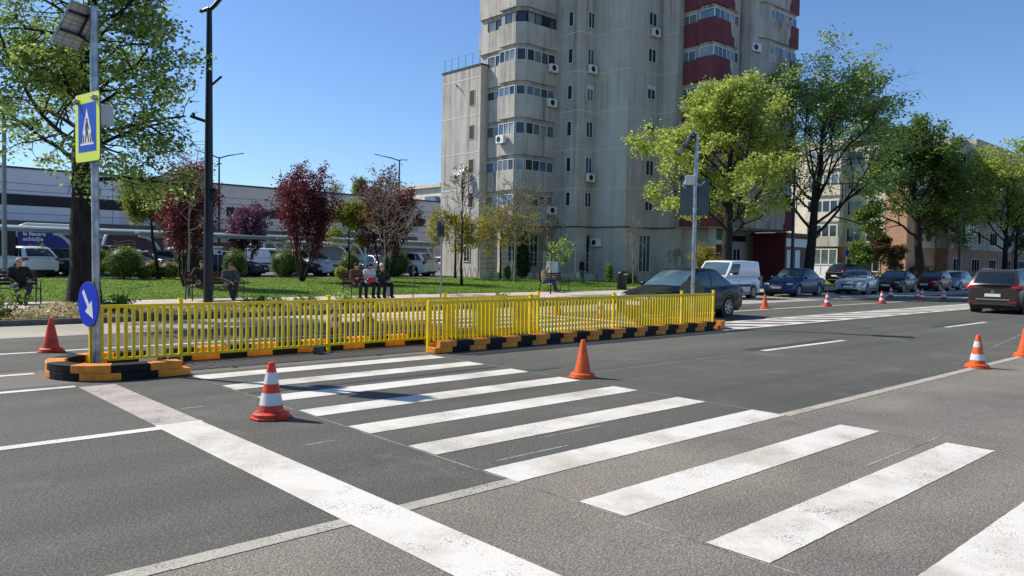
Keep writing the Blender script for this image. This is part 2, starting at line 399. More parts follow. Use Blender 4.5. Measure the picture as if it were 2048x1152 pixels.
# kerbs, verge, pavement, lawn, car park
KB = MB(); x = -60
while x < 29: KB.box(x+.006, x+.994, 19.8, 19.97, -.05, .125); x += 1.0
KB.obox((29, 19.8, -.05), (1.6, 2.0, 0), (-.1, .12, 0), (0, 0, .175))
x = 30.6
while x < 150: KB.box(x+.006, x+.994, 21.8, 21.97, -.05, .125); x += 1.0
struct(KB.build('kerb', M['kerb'], bevel=.012))
def m_verge():
    m, t, b, N, L = nt('dry_verge'); setp(b, .95, 0, .2)
    g = N('ShaderNodeNewGeometry').outputs['Position']
    c = ramp(N, L, noise(N, L, g, 1.3, 8, .7), [(.32, S('#757a45')), (.45, S('#9d9468')), (.58, S('#b09c7a')), (.72, S('#8a6850'))])
    f = noise(N, L, g, 30, 6, .75)
    c = mix(N, L, .7, c, ramp(N, L, f, [(.3, (.2, .2, .2)), (.7, (.8, .8, .8))]), 'OVERLAY')
    L(c, b.inputs['Base Color']); bump(N, L, b, f, .8, .04); return m
def m_lawn():
    m, t, b, N, L = nt('lawn'); setp(b, .9, 0, .2)
    g = N('ShaderNodeNewGeometry').outputs['Position']
    c = ramp(N, L, noise(N, L, g, .8, 8, .7), [(.3, S('#4c681c')), (.5, S('#648424')), (.68, S('#7b9434')), (.8, S('#8f9655'))])
    f = noise(N, L, g, 22, 6, .8)
    c = mix(N, L, .75, c, ramp(N, L, f, [(.3, (.15, .15, .15)), (.7, (.8, .8, .8))]), 'OVERLAY')
    L(c, b.inputs['Base Color']); bump(N, L, b, f, .9, .05); return m
M['verge'] = m_verge(); M['lawn'] = m_lawn()
def gz(x, y):                                # height of the verge, pavement and lawn
    if y < 22.4:
        d = math.hypot((x-5.3)/1.9, (y-21.7)/1.0)
        return .12+.27*max(0, 1-d*d)**1.5 if d < 1 else .12
    if y < 26.5: return .15
    if y < 41: return .15+.27*(y-26.5)/14.5
    return .42
def grid(name, x0, x1, y0, y1, nx, ny, mat, jit=0):
    mb = MB(); r = random.Random(5)
    for j in range(ny+1):
        for i in range(nx+1):
            x = x0+(x1-x0)*i/nx; y = y0+(y1-y0)*j/ny
            mb.v.append((x, y, gz(x, y)+r.uniform(0, jit)))
    for j in range(ny):
        for i in range(nx):
            a = j*(nx+1)+i; mb.f.append([a, a+1, a+nx+2, a+nx+1]); mb.m.append(0)
    return struct(mb.build(name, mat, smooth=180))
grid('verge', -60, 29, 19.97, 22.35, 400, 12, M['verge'], .03)
sheet('pavement', -60, 300, 22.3, 26.6, .147, M['paver'])
sheet('far_pavement', 29.0, 300, 21.95, 22.32, .14, M['paver'])
sheet('green_lane', 25.0, 36, 22.45, 23.5, .152, M['greenlane'])
grid('lawn', -60, 220, 26.5, 41.2, 300, 16, M['lawn'], .02)
sheet('car_park', -80, 300, 41.2, 140, .42, M['lot'])
sheet('footpath', 33, 60, 27.6, 28.6, .18+.02, M['paver'])
LB = MB()
for k in range(12): LB.quad((4+k*2.6, 42.5, .425), (4.1+k*2.6, 42.5, .425), (4.1+k*2.6, 47.5, .425), (4+k*2.6, 47.5, .425))
struct(LB.build('parking_line', M['white_line']))

def blades(name, n, x0, x1, y0, y1, h0, h1, wd, mat, flat=False, seed=1):
    r = np.random.default_rng(seed)
    x = r.uniform(x0, x1, n); y = y0+(y1-y0)*r.random(n)**1.3; a = r.uniform(0, 2*PI, n); h = r.uniform(h0, h1, n)
    z = np.array([gz(p, q) for p, q in zip(x, y)])
    c, s = np.cos(a)*wd/2, np.sin(a)*wd/2
    if flat:
        p0 = np.stack([x-c, y-s, z+.02], 1); p1 = np.stack([x+s, y-c, z+.03], 1); p2 = np.stack([x+c, y+s, z+.03+h], 1)
    else:
        p0 = np.stack([x-c, y-s, z-.01], 1); p1 = np.stack([x+c, y+s, z-.01], 1); p2 = np.stack([x+r.normal(0, .03, n), y+r.normal(0, .03, n), z+h], 1)
    return trimesh(name, np.stack([p0, p1, p2], 1).reshape(-1, 3), 3, mat)
def trimesh(name, co, k, mat, parent=None):
    n = len(co)//k; me = bpy.data.meshes.new(name)
    me.vertices.add(len(co)); me.vertices.foreach_set('co', co.astype(np.float32).ravel())
    me.loops.add(len(co)); me.loops.foreach_set('vertex_index', np.arange(len(co), dtype=np.int32))
    me.polygons.add(n); me.polygons.foreach_set('loop_start', np.arange(0, len(co), k, dtype=np.int32))
    me.update(calc_edges=True); me.validate()
    for mt in (mat if isinstance(mat, list) else [mat]): me.materials.append(mt)
    o = bpy.data.objects.new(name, me); COL.objects.link(o)
    if parent: o.parent = parent
    return o
M['blade'] = m_leaf('grass_blades', ['#466019', '#5f7f22', '#7a9434', '#93a05a'], .3)
M['litter'] = m_leaf('dry_leaves', ['#7b6647', '#a08b66', '#c2b18c', '#6b4a34', '#8a8a4a'], .1)
blades('grass', 60000, 2, 46, 26.55, 41, .03, .09, .045, M['blade'])['kind'] = 'stuff'
blades('fallen_leaves', 9000, 0, 29, 20.0, 22.3, .0, .05, .08, M['litter'], True, 2)['kind'] = 'stuff'
blades('verge_grass', 14000, 0, 29, 20.0, 22.3, .03, .10, .03, m_leaf('verge_grass_blades', ['#6a7a35', '#8f8f52', '#a79a68', '#5c6f2a'], .25), False, 3)['kind'] = 'stuff'
# ================================================================== traffic cones
def cone(kind, h, x, y, label, rot=0.0, lean=0.0, group='traffic cones along the fresh markings'):
    k = h/.53; t = thing('traffic_cone', label, 'traffic cone', (x, y, .005), rot, group)
    base = {'striped': M['cone_red'], 'red': M['cone_red'], 'orange': M['cone_orange'], 'worn': M['cone_orange'], 'dull': M['cone_dark']}[kind]
    b = MB(); n = 8
    b.prism([(.195*k*math.cos(2*PI*i/n+.39), .195*k*math.sin(2*PI*i/n+.39)) for i in range(n)], 0, .018*k)
    b.lathe([(.17*k, .018*k), (.17*k, .05*k), (.155*k, .06*k), (.118*k, .066*k)], 24)
    o1 = b.build('foot', base, t, 40, bevel=.004)
    r = lambda z: (.118-.088*(z-.066)/(.53-.066))*k
    zs = [.066, .53]; bands = []
    if kind == 'striped': bands = [(.13, .245), (.33, .44)]
    if kind == 'worn': bands = [(.125, .225), (.335, .43)]
    prof = [(r(.066), .066*k)]+[(r(.066+.464*i/10), (.066+.464*i/10)*k) for i in range(1, 11)]
    prof += [(r(.53)*.75, .533*k)]
    o2 = MB().lathe(prof, 26).build('body', base, t, 50)
    for z0, z1 in bands:
        mb = MB(); nn = 26; rr = random.Random(int(x*100)); jg = [rr.uniform(-.012, .012) if kind == 'worn' else 0 for _ in range(nn)]
        for q in range(nn):
            if kind == 'worn' and z0 > .3 and 15 <= q <= 21: continue
            a0, a1 = 2*PI*q/nn, 2*PI*(q+1)/nn
            P = lambda a, z: ((r(z)+.0025)*math.cos(a), (r(z)+.0025)*math.sin(a), z*k)
            mb.quad(P(a0, z0), P(a1, z0), P(a1, z1+jg[(q+1) % nn]), P(a0, z1+jg[q]))
        mb.build('reflective_band', M['cone_white'], t, 60)
    t.rotation_euler.x = lean
    return t
G9 = 'traffic cones along the fresh markings'
cone('red', .55, 3.02, 14.35, 'plain red traffic cone on the far lane line behind the sign island', .2)
cone('striped', .56, 3.48, 7.3, 'red and white striped cone between the stop line and the zebra crossing', .1)
cone('orange', .53, 8.12, 7.27, 'plain orange cone at the right ends of the zebra bars', .5)
cone('worn', .54, 14.3, 4.08, 'worn orange cone with torn white bands on the near edge line', .3)
cone('orange', .54, 16.95, 4.05, 'plain orange cone cut off by the right edge of the picture', .2)
cone('orange', .54, 26.6, 14.75, 'plain orange cone just behind the black sedan beyond the hatching', .1)
cone('striped', .56, 31.2, 14.5, 'striped cone on the far line in front of the blue car', .4)
cone('striped', .56, 36.1, 14.25, 'striped cone on the far line in front of the silver car', .2)
cone('striped', .56, 44.5, 17.1, 'striped cone closest to the front bumper of the black parked car')
cone('striped', .56, 44.2, 15.6, 'left one of the two striped cones standing close together', .3)
cone('striped', .56, 42.4, 14.75, 'right one of the two striped cones standing close together', .6)
cone('striped', .56, 44.5, 14.4, 'striped cone closest to the rear of the brown family car', .2)
cone('striped', .56, 8.45, 14.7, 'striped cone seen through the long fence right of its third post', .2)
cone('striped', .56, 10.75, 17.05, 'striped cone at the far kerb, seen through the long fence', .5)
cone('dull', .50, 14.3, 18.3, 'dull red cone by the far kerb, dimmest of those behind the fences')
cone('orange', .56, 17.0, 16.3, 'plain orange cone behind the right fence left of the striped one')
cone('striped', .56, 17.2, 14.75, 'striped cone behind the right fence in front of the black sedan', .3)

# ================================================================== interlocking kerb blocks of the traffic island
ORD = ['first', 'second', 'third', 'fourth', 'fifth', 'sixth', 'seventh', 'eighth', 'ninth', 'tenth', 'eleventh', 'twelfth', 'thirteenth', 'fourteenth', 'fifteenth', 'sixteenth', 'seventeenth', 'eighteenth', 'nineteenth', 'twentieth']
def path_fn(pts):
    pts = [Vector((*p, 0)) for p in pts]; acc = [0]
    for a, b in zip(pts, pts[1:]): acc.append(acc[-1]+(b-a).length)
    def f(s):
        s = max(0, min(acc[-1]-1e-6, s)); i = max(k for k in range(len(acc)-1) if acc[k] <= s)
        d = (pts[i+1]-pts[i]).normalized(); return pts[i]+d*(s-acc[i]), Vector((-d.y, d.x, 0))
    return f, acc[-1]
def blocks(pts, pitch, where, first_orange=True, h=.205, wd=.23, group='black and orange kerb blocks round the traffic island', until=None):
    f, tot = path_fn(pts); n = int(tot/pitch); cnt = {'orange': 0, 'black': 0}
    for i in range(n):
        col = 'orange' if (i % 2 == 0) == first_orange else 'black'
        s0, s1 = i*pitch+.003, (i+1)*pitch-.003
        mb = MB(); org, _ = f((s0+s1)/2)
        for z0, z1, sh in ((0.006, h*.5, 0), (h*.5, h, .095)):
            a, b = s0+sh, min(tot, s1+sh); k = 4
            if z0 > .01 and i == 0: a = s0+sh+.02
            for q in range(k):
                p, nn = f(a+(b-a)*q/k); p2, n2 = f(a+(b-a)*(q+1)/k)
                vs = []
                for z in (z0, z1):
                    for pp, nm in ((p, nn), (p2, n2)):
                        for sg in (-1, 1): vs.append(pp-org+nm*sg*wd/2+Vector((0, 0, z)))
                fs = [(0, 1, 3, 2), (4, 6, 7, 5), (0, 2, 6, 4), (1, 5, 7, 3)]
                if q == 0: fs.append((0, 4, 5, 1))
                if q == k-1: fs.append((2, 3, 7, 6))
                mb.add(vs, fs, 0)
        o = mb.build('kerb_block', M['block_'+col], None, None, org, bevel=.008)
        tag(o, f'{ORD[cnt[col]]} {col} kerb block {where}', 'kerb block', group); cnt[col] += 1
arcp = lambda cx, cy, r, a0, a1, n=14: [(cx+r*math.cos(R(a0+(a1-a0)*i/n)), cy+r*math.sin(R(a0+(a1-a0)*i/n))) for i in range(n+1)]
blocks([(3.90, 10.715)]+arcp(3.15, 11.41, .695, -90, -270)+[(4.0, 12.105)], .43, 'round the sign island, from its open front end')
blocks([(3.98, 12.105), (12.3, 12.105)], .44, 'from the left, low row behind the long fence', False)
blocks([(8.03, 10.715), (16.85, 10.715)], .392, 'from the left, row under the right fence')
blocks([(16.95, 10.715)]+arcp(16.95, 11.41, .695, -90, 90)+[(15.4, 12.105)], .43, 'round the far refuge end behind the right fence')

FOOT = [(4.05, 11.72, 'by the second post of the long fence'), (6.42, 11.72, 'by the third post of the long fence'), (9.0, 11.72, 'at the left end of the right fence')]
for x, y, t_ in FOOT:
    o = MB().box(-.08, .08, -.06, .06, 0.004, .13).build('concrete_footing', M['kerb'], None, None, (x, y, 0), bevel=.01)
    tag(o, 'grey concrete footing '+t_, 'footing', 'concrete footings under the fences')

# ================================================================== yellow fences
def fence(name, label, y, xs, h, endflat):
    t = thing(name, label, 'fence', (xs[0], y, 0), 0, 'yellow pedestrian fences on the refuge')
    for i, x in enumerate(xs):
        top = h if i in endflat else h+.06
        b = MB().box(x-xs[0]-.028, x-xs[0]+.028, -.028, .028, 0.006, top)
        if i not in endflat: b.box(x-xs[0]-.036, x-xs[0]+.036, -.036, .036, top, top+.016)
        b.build('post', M['yellow'], t, bevel=.004)
    for a, b in zip(xs, xs[1:]):
        a -= xs[0]; b -= xs[0]; mb = MB(); x0, x1 = a+.028, b-.028
        mb.box(x0, x1, -.02, .02, h-.05, h); mb.box(x0, x1, -.02, .02, .11, .15)
        n = max(2, round((x1-x0)/.101)); 
        for q in range(1, n):
            c = x0+(x1-x0)*q/n; mb.box(c-.0245, c+.0245, -.0115, .0115, .15, h-.05)
        mb.build('fence_panel', M['yellow'], t, bevel=.003)
    return t
fence('yellow_fence', 'long yellow bar fence starting behind the blue arrow sign', 11.85, [2.985, 4.2, 6.68, 9.2, 11.75], .905, [0])
fx = [on_y(px, 10.88, 655) for px in (857, 1060, 1226, 1362, 1425)]
fence('yellow_fence', 'shorter yellow bar fence standing behind the long black and orange row', 10.88, fx, .905, [0])

# ================================================================== crossing sign poles
def sign_pole(x, y, nrm, label, front, lean=0):
    t = thing('crossing_sign_pole', label, 'sign pole', (x, y, 0), 0)
    MB().tube([(0, 0, .006), (0, 0, 4.98)], .05, 16).lathe([(.05, 4.98), (.053, 4.985), (.05, 5.0), (.01, 5.01)], 16).build('pole', M['galv'], t, 40)
    MB().tube([(0, 0, 3.98), (0, 0, 4.06)], .056, 16).tube([(0, 0, 4.42), (0, 0, 4.47)], .056, 16).build('pole_collar', M['galv'], t, 40)
    n = Vector((*nrm, 0)).normalized(); a = n.cross(Vector((0, 0, 1))).normalized()    # a: to the right seen from behind the plate ... left seen from its face
    if n.cross(a).z < 0: pass
    r = Vector((0, 0, 1)).cross(n)                                                       # right-hand side for someone facing the plate
    def plate(w, h, rad, off, th, mat, name, par, cx=0, cz=0, poly=None):
        if poly is None:
            poly = []
            for sx, sz, a0 in ((1, 1, 0), (-1, 1, 90), (-1, -1, 180), (1, -1, 270)):
                for q in range(5):
                    tt = R(a0+22.5*q); poly.append((cx+sx*(w/2-rad)+rad*math.cos(tt), cz+sz*(h/2-rad)+rad*math.sin(tt)))
        return MB().extr(poly, (n*off), r, (0, 0, 1), n*th).build(name, mat, par)
    cz = 3.35
    cxs = -.03 if front else .03
    p = plate(.74, .94, .05, .068, .012, [M['sign_back']], 'crossing_sign', t, cxs, cz)
    plate(.725, .925, .045, .0805, .003, M['sign_yellow'], 'yellow_face', p, cxs, cz)
    plate(.53, .66, .01, .084, .002, M['sign_blue'], 'blue_panel', p, cxs, cz-.0)
    tri = lambda w, h, z0: [(cxs-w/2, z0), (cxs+w/2, z0), (cxs, z0+h)]
    MB().extr(tri(.40, .50, cz-.24), n*.0865, r, (0, 0, 1), n*.002).build('white_triangle', M['white'], p)
    g = MB(); o = n*.089
    # walking figure and the bars of the crossing, black on the white triangle
    def seg(x0, z0, x1, z1, w0, w1):
        d = Vector((x1-x0, z1-z0)); q = Vector((-d.y, d.x)).normalized()
        g.extr([(cxs+x0+q.x*w0, cz+z0+q.y*w0), (cxs+x0-q.x*w0, cz+z0-q.y*w0), (cxs+x1-q.x*w1, cz+z1-q.y*w1), (cxs+x1+q.x*w1, cz+z1+q.y*w1)], o, r, (0, 0, 1), n*.0015)
    g.extr([(cxs+.022*math.cos(R(30*k)), cz+.10+.024*math.sin(R(30*k))) for k in range(12)], o, r, (0, 0, 1), n*.0015)
    seg(0, .075, .0, -.03, .026, .022); seg(-.004, -.03, -.05, -.20, .017, .012); seg(.004, -.03, .05, -.20, .017, .012)
    seg(-.02, .06, -.055, -.04, .010, .008); seg(.02, .06, .06, -.03, .010, .008)
    seg(-.13, -.08, -.165, -.21, .011, .014); seg(.13, -.08, .165, -.21, .011, .014); seg(-.09, -.10, -.11, -.21, .010, .013); seg(.09, -.10, .11, -.21, .010, .013)
    g.build('walking_figure', M['black'], p)
    for sx in (-.27, .27):
        c = n*.11+r*(cxs+sx)+Vector((0, 0, cz+.37))
        q = MB(); q.tube([c-n*.025, c+n*.02], .042, 14); lm = q.build('warning_lamp', M['galv'], t, 40)
        MB().ell(c+n*.02, (.03, .03, .03), 12, 8).build('lens', M['lamp_lens'], lm, 180)
    # control box with its cable
    bd = r*(-.36) if front else r*(.12)
    bx = MB(); c = n*(-.055 if front else -.06)+Vector((0, 0, 3.55))
    if front: bx.obox(c-n*.2+r*.02+Vector((0, 0, -.14)), n*.2, -r*.24, (0, 0, .28))
    else: bx.obox(c-n*.12-r*.02+Vector((0, 0, .10)), n*.12, r*.26, (0, 0, .24))
    bx.build('control_box', M['box_grey'], t, bevel=.012)
    cb = MB(); 
    if front: cb.tube([c+Vector((0, 0, -.1))-n*.02, c+Vector((0, 0, -.22))-n*.05, c+Vector((0, 0, -.1))-n*.12], .008, 6)
    else:
        cb.tube([c-n*.05-r*.03+Vector((0, 0, .2)), c-n*.1-r*.12+Vector((0, 0, .06)), c-n*.02-r*.24+Vector((0, 0, .18))], .01, 6)
        cb.tube([c-n*.05+r*.25+Vector((0, 0, .2)), c-n*.08+r*.3+Vector((0, 0, .08)), c-n*.03+r*.22+Vector((0, 0, .02))], .01, 6)
    cb.build('cable', M['white'] if not front else M['black'], t, 60)
    # round keep-right plate
    cr = .925; rr = .315
    po = [(rr*math.cos(2*PI*k/36)+(-.06 if front else .04), cr+rr*math.sin(2*PI*k/36)) for k in range(36)]
    p2 = MB().extr(po, n*.068, r, (0, 0, 1), n*.014).build('arrow_sign', M['sign_back'], t)
    dx = -.06 if front else .04
    MB().extr([(rr*.97*math.cos(2*PI*k/36)+dx, cr+rr*.97*math.sin(2*PI*k/36)) for k in range(36)], n*.0825, r, (0, 0, 1), n*.002).build('blue_face', M['deep_blue'], p2)
    av = Vector((.62, -.78)).normalized(); bv = Vector((-av.y, av.x)); A = lambda s, q: (dx+av.x*s+bv.x*q, cr+av.y*s+bv.y*q)
    MB().extr([A(-.23, .035), A(-.23, -.035), A(.03, -.035), A(.03, -.13), A(.25, 0), A(.03, .13), A(.03, .035)], n*.085, r, (0, 0, 1), n*.002).build('white_arrow', M['white'], p2)
    cl = MB()
    for z in (.80, 1.06, 3.05, 3.65): cl.tube([(0, 0, z-.018), (0, 0, z+.018)], .057, 14).obox(n*.05-r*.08+Vector((0, 0, z-.015)), n*.02, r*.16, (0, 0, .03))
    cl.build('clamp', M['galv'], t, 40)
    # solar panel, tilted towards the sun, seen from behind
    f = Vector((-.47, .88, 0)); wv = Vector((.88, .47, 0)); dn = (f*.36+Vector((0, 0, -.5))).normalized()
    up = dn.cross(wv).normalized(); up = up if up.z > 0 else -up
    o0 = Vector((0, 0, 5.0))-f*.0+f*.06-wv*.30
    sp = MB().obox(o0, wv*.46, dn*.64, up*.006).build('solar_panel', M['panel_cell'], t)
    fr = MB()
    for (q, e1, e2) in ((o0-up*.02, wv*.46, dn*.022), (o0+dn*.618-up*.02, wv*.46, dn*.022), (o0-up*.02+dn*.022, wv*.022, dn*.596), (o0+wv*.438-up*.02+dn*.022, wv*.022, dn*.596)): fr.obox(q, e1, e2, up*.03)
    fr.build('panel_frame', M['galv'], sp)
    gl = MB()
    for q in range(1, 10): gl.obox(o0+dn*(.64*q/10-.004)+wv*.03-up*.002, wv*.40, dn*.008, up*.0015)
    for q in (1, 2): gl.obox(o0+wv*(.46*q/3-.004)+dn*.03-up*.004, wv*.008, dn*.58, up*.0015)
    gl.build('cell_grid', M['cell_line'], sp)
    br = MB(); br.beam(o0+wv*.03+dn*.14-up*.03, o0+wv*.43+dn*.14-up*.03, .03, .03); br.beam(o0+wv*.03+dn*.42-up*.03, o0+wv*.43+dn*.42-up*.03, .03, .03)
    br.beam(o0+wv*.30+dn*.42-up*.04, Vector((0, 0, 4.48)), .03, .03); br.beam(o0+wv*.30+dn*.14-up*.04, Vector((0, 0, 4.92)), .035, .035); br.beam(o0+wv*.30+dn*.14-up*.05, o0+wv*.30+dn*.42-up*.05, .03, .02)
    br.build('panel_bracket', M['black'], t)
    t.rotation_euler.y = lean
    return t
M['lamp_lens'] = pm('clear_lamp_lens', '#c9ccd0', .12, 0, .05, coat=.5)
M['box_grey'] = pm('light_grey_box', '#c4c6c4', .5, 0, .05)
M['cell_line'] = pm('cell_grid_lines', '#7f8486', .5, 0, .05)
sign_pole(3.03, 11.75, (-.985, -.167), 'galvanised crossing sign pole with blue arrow sign on the left island', True, -.008)
sign_pole(on_y(1385, 11.4, 600), 11.4, (.90, .42), 'galvanised crossing sign pole seen from behind at the right fence', False)

# ================================================================== street lamps
def street_lamp(x, y, z0, h, label, arms, r0=.1, r1=.05, mat=None, extra=None, group=None, head=(.55, .16, .06)):
    mat = mat or M['lamp_black']
    t = thing('street_lamp', label, 'street lamp', (x, y, z0), 0, group)
    b = MB().lathe([(r0*1.5, 0), (r0*1.5, .02), (r0, .05), (r0, h*.28), (r0*.93, h*.285), (r0*.88, h*.5), (r1*1.2, h*.85), (r1, h)], 14)
    b.build('pole', mat, t, 40)
    for (d, pts, hl) in arms:
        d = Vector((*d, 0)).normalized(); P = [d*a+Vector((0, 0, h+b_)) for a, b_ in pts]
        MB().tube(P, [r1*.85]*(len(P)-1)+[r1*.6], 8).build('arm', mat, t, 60)
        e = P[-1]; u = (P[-1]-P[-2]).normalized(); s = u.cross(Vector((0, 0, 1))).normalized(); nn = s.cross(u)
        q = MB(); prof = [(-.02, .35), (.1*hl, .8), (.35*hl, 1), (.85*hl, .95), (hl, .5)]
        vs = []
        for a, k in prof:
            for sx, sz in ((-1, -.4), (1, -.4), (.7, .6), (-.7, .6)): vs.append(e+u*a+s*sx*head[1]/2*k+nn*sz*head[2]*k)
        fs = [(i*4+k, i*4+(k+1) % 4, i*4+4+(k+1) % 4, i*4+4+k) for i in range(4) for k in range(4)]+[(3, 2, 1, 0), (16, 17, 18, 19)]
        q.add(vs, fs); q.build('lamp_head', mat, t, 40)
    if extra: extra(t, h)
    return t
def lamp_extra(t, h):
    d = Vector((.55, -.83, 0))
    q = MB(); q.beam(Vector((0, 0, 6.45)), d*.42+Vector((0, 0, 6.75)), .05, .05); q.build('bracket', M['lamp_black'], t)
    q = MB(); q.beam(Vector((0, 0, 5.42)), d*-.62+Vector((0, 0, 5.62)), .06, .09); q.box(-.29-.04, -.29+.04, .44-.04, .44+.04, 5.58, 5.72); q.build('camera_bracket', M['lamp_black'], t)
    q = MB().tube([(0, 0, 3.02), (0, 0, 3.05)], .118, 14).tube([(0, 0, 3.62), (0, 0, 3.65)], .116, 14); q.build('clamp_band', M['galv'], t, 40)
    q = MB(); q.ell((.10, -.16, 3.3), (.10, .08, .2), 10, 8); q.build('banner_box', M['lamp_black'], t, 60)
street_lamp(8.95, 23.0, .14, 8.75, 'tall black street lamp with curved arms behind the long fence',
            [((.55, -.83), [(0, -.05), (.18, .08), (.42, .32), (.62, .48)], .55), ((-.55, .83), [(0, 0), (.12, -.03), (.22, -.05)], .12)], .135, .075, extra=lamp_extra)
street_lamp(on_y(1583, 24), 24, .14, 8.6, 'dark street lamp between the light green tree and the airy tree',
            [((.45, -.9), [(0, -.5), (.5, 0), (1.3, .25), (1.9, .36)], .7)], .11, .055)
street_lamp(on_y(1917, 24), 24, .14, 8.2, 'dark street lamp in front of the shaded block behind the brown car',
            [((-.35, -.9), [(0, -.5), (.5, 0), (1.3, .25), (1.9, .36)], .7)], .13, .055)
DB = 'double-armed lamps in the car park'
ar = lambda l, hl=.7, up=.3: [(0, -.1), (l*.5, up*.5), (l, up)]
street_lamp(on_y(798, 62, 400), 62, .42, 10.7, 'dark car park lamp with two long arms nearest the grey tower', [((-.85, .5), ar(1.7), .7), ((.8, -.5), ar(.3, .3, 0), .5)], .1, .06, group=DB)
street_lamp(on_y(438, 64, 400), 64, .42, 9.4, 'dark car park lamp behind the tall black street lamp', [((-.9, .3), ar(1.3), .6), ((.85, -.3), ar(1.3), .7)], .1, .06, group=DB)
street_lamp(on_y(763, 84, 400), 84, .42, 10.6, 'dark car park lamp rising over the dark plum tree', [((-.9, .4), ar(2.0, .7, .4), .8), ((-.6, -.8), ar(.9, .5, .55), .6)], .1, .06, group=DB)
street_lamp(on_y(9, 41, 450), 41, .42, 8.0, 'grey lamp post at the left edge of the car park', [((-.8, -.5), ar(1.2), .6)], .1, .07, mat=M['grey_metal'])

t = thing('sign_post', 'thin grey post with the back of a small rectangular sign by the lawn', 'sign post', (18.35, 23.9, .147))
MB().tube([(0, 0, 0), (0, 0, 2.95)], .035, 10).build('pole', M['grey_metal'], t, 40)
MB().obox((-.22, .03, 2.36), (.38, .0, 0), (0, .012, 0), (0, 0, .6)).build('sign_plate', M['sign_back'], t, bevel=.01)
MB().obox((-.05, -.055, 2.42), (.1, 0, 0), (0, .02, 0), (0, 0, .4)).build('sign_bracket', M['black'], t)

t = thing('litter_bin', 'round black litter bin with domed top at the edge of the lawn', 'litter bin', (33.1, 26.9, .16))
MB().lathe([(.24, 0), (.26, .04), (.26, .82), (.27, .86), (.25, .93), (.18, 1.0), (.06, 1.03)], 20).build('body', M['black'], t, 40)
MB().obox((-.16, -.275, .80), (.26, -.03, 0), (0, .02, 0), (0, 0, .1)).build('opening', M['galv'], t)

# ================================================================== benches
def bench(x, y, rot, label, L=1.75, mat='wood'):
    t = thing('park_bench', label, 'bench', (x, y, .152), rot, 'benches along the lawn')
    s = MB()
    for k in range(4): s.box(-L/2, L/2, -.28+.125*k, -.28+.125*k+.105, .43, .455)
    s.build('seat', M[mat], t, bevel=.005)
    s = MB()
    for k in range(4):
        z = .52+.105*k; s.obox((-L/2, .2+.022*k, z), (L, 0, 0), (0, .022, .004), (0, .02, .088))
    s.build('backrest', M[mat], t, bevel=.004)
    for sx in (-L/2+.03, L/2-.03):
        f = MB(); p = lambda y_, z_: (sx, y_, z_)
        f.tube([p(-.30, 0), p(-.27, .42), p(.19, .42)], .02, 6); f.tube([p(.26, 0), p(.19, .42), p(.30, .95)], .02, 6)
        f.tube([p(-.28, .42), p(-.3, .62), p(-.24, .67), p(.24, .66)], .017, 6)
        f.build('side_frame', M['black'], t, 60)
    return t
bench(on_y(8, 25.75, 590), 25.75, .03, 'dark bench at the left edge with the man in the red pullover', 1.75)
bench(on_y(430, 25.5, 590), 25.5, .03, 'reddish brown bench behind the tall black street lamp', 1.8, 'wood2')
bench(on_y(731, 24.6, 590), 24.6, .10, 'dark bench carrying three seated people', 1.75)
bench(on_y(1108, 26.4, 575), 26.4, .12, 'brown bench in front of the electrical cabinet', 1.75, 'wood')

t = thing('electrical_cabinet', 'pale grey electrical cabinet standing behind the brown bench', 'electrical cabinet', (on_y(1104, 32.2, 570), 32.2, .2), .2)
MB().box(-.33, .33, -.18, .18, 0, .42).build('plinth', M['white'], t, bevel=.01)
MB().box(-.36, .36, -.2, .2, .46, 1.45).build('cabinet', M['box_grey'], t, bevel=.015)
MB().box(-.3, .3, -.21, -.2, .52, 1.4).build('door', M['white'], t)
# ================================================================== trees and shrubs
def leaves(name, pts, per, spread, size, mat, parent=None, seed=0, up=.3, flat=.5, droop=0.0):
    r = np.random.default_rng(seed); P = np.repeat(np.array(pts, float), per, 0); n = len(P)
    P = P+r.normal(0, 1, (n, 3))*np.array(spread); P[:, 2] -= droop*r.random(n)
    d = r.normal(0, 1, (n, 3)); d[:, 2] = d[:, 2]*.45-droop; d /= np.linalg.norm(d, axis=1)[:, None]
    nr = r.normal(0, 1, (n, 3))*flat; nr[:, 2] += up; s = np.cross(d, nr); s /= np.linalg.norm(s, axis=1)[:, None]+1e-9
    L = size*r.uniform(.65, 1.3, n)[:, None]; W = L*r.uniform(.30, .42, n)[:, None]
    q = np.stack([P, P+d*L*.5+s*W, P+d*L, P+d*L*.5-s*W], 1).reshape(-1, 3)
    return trimesh(name, q, 4, mat, parent)

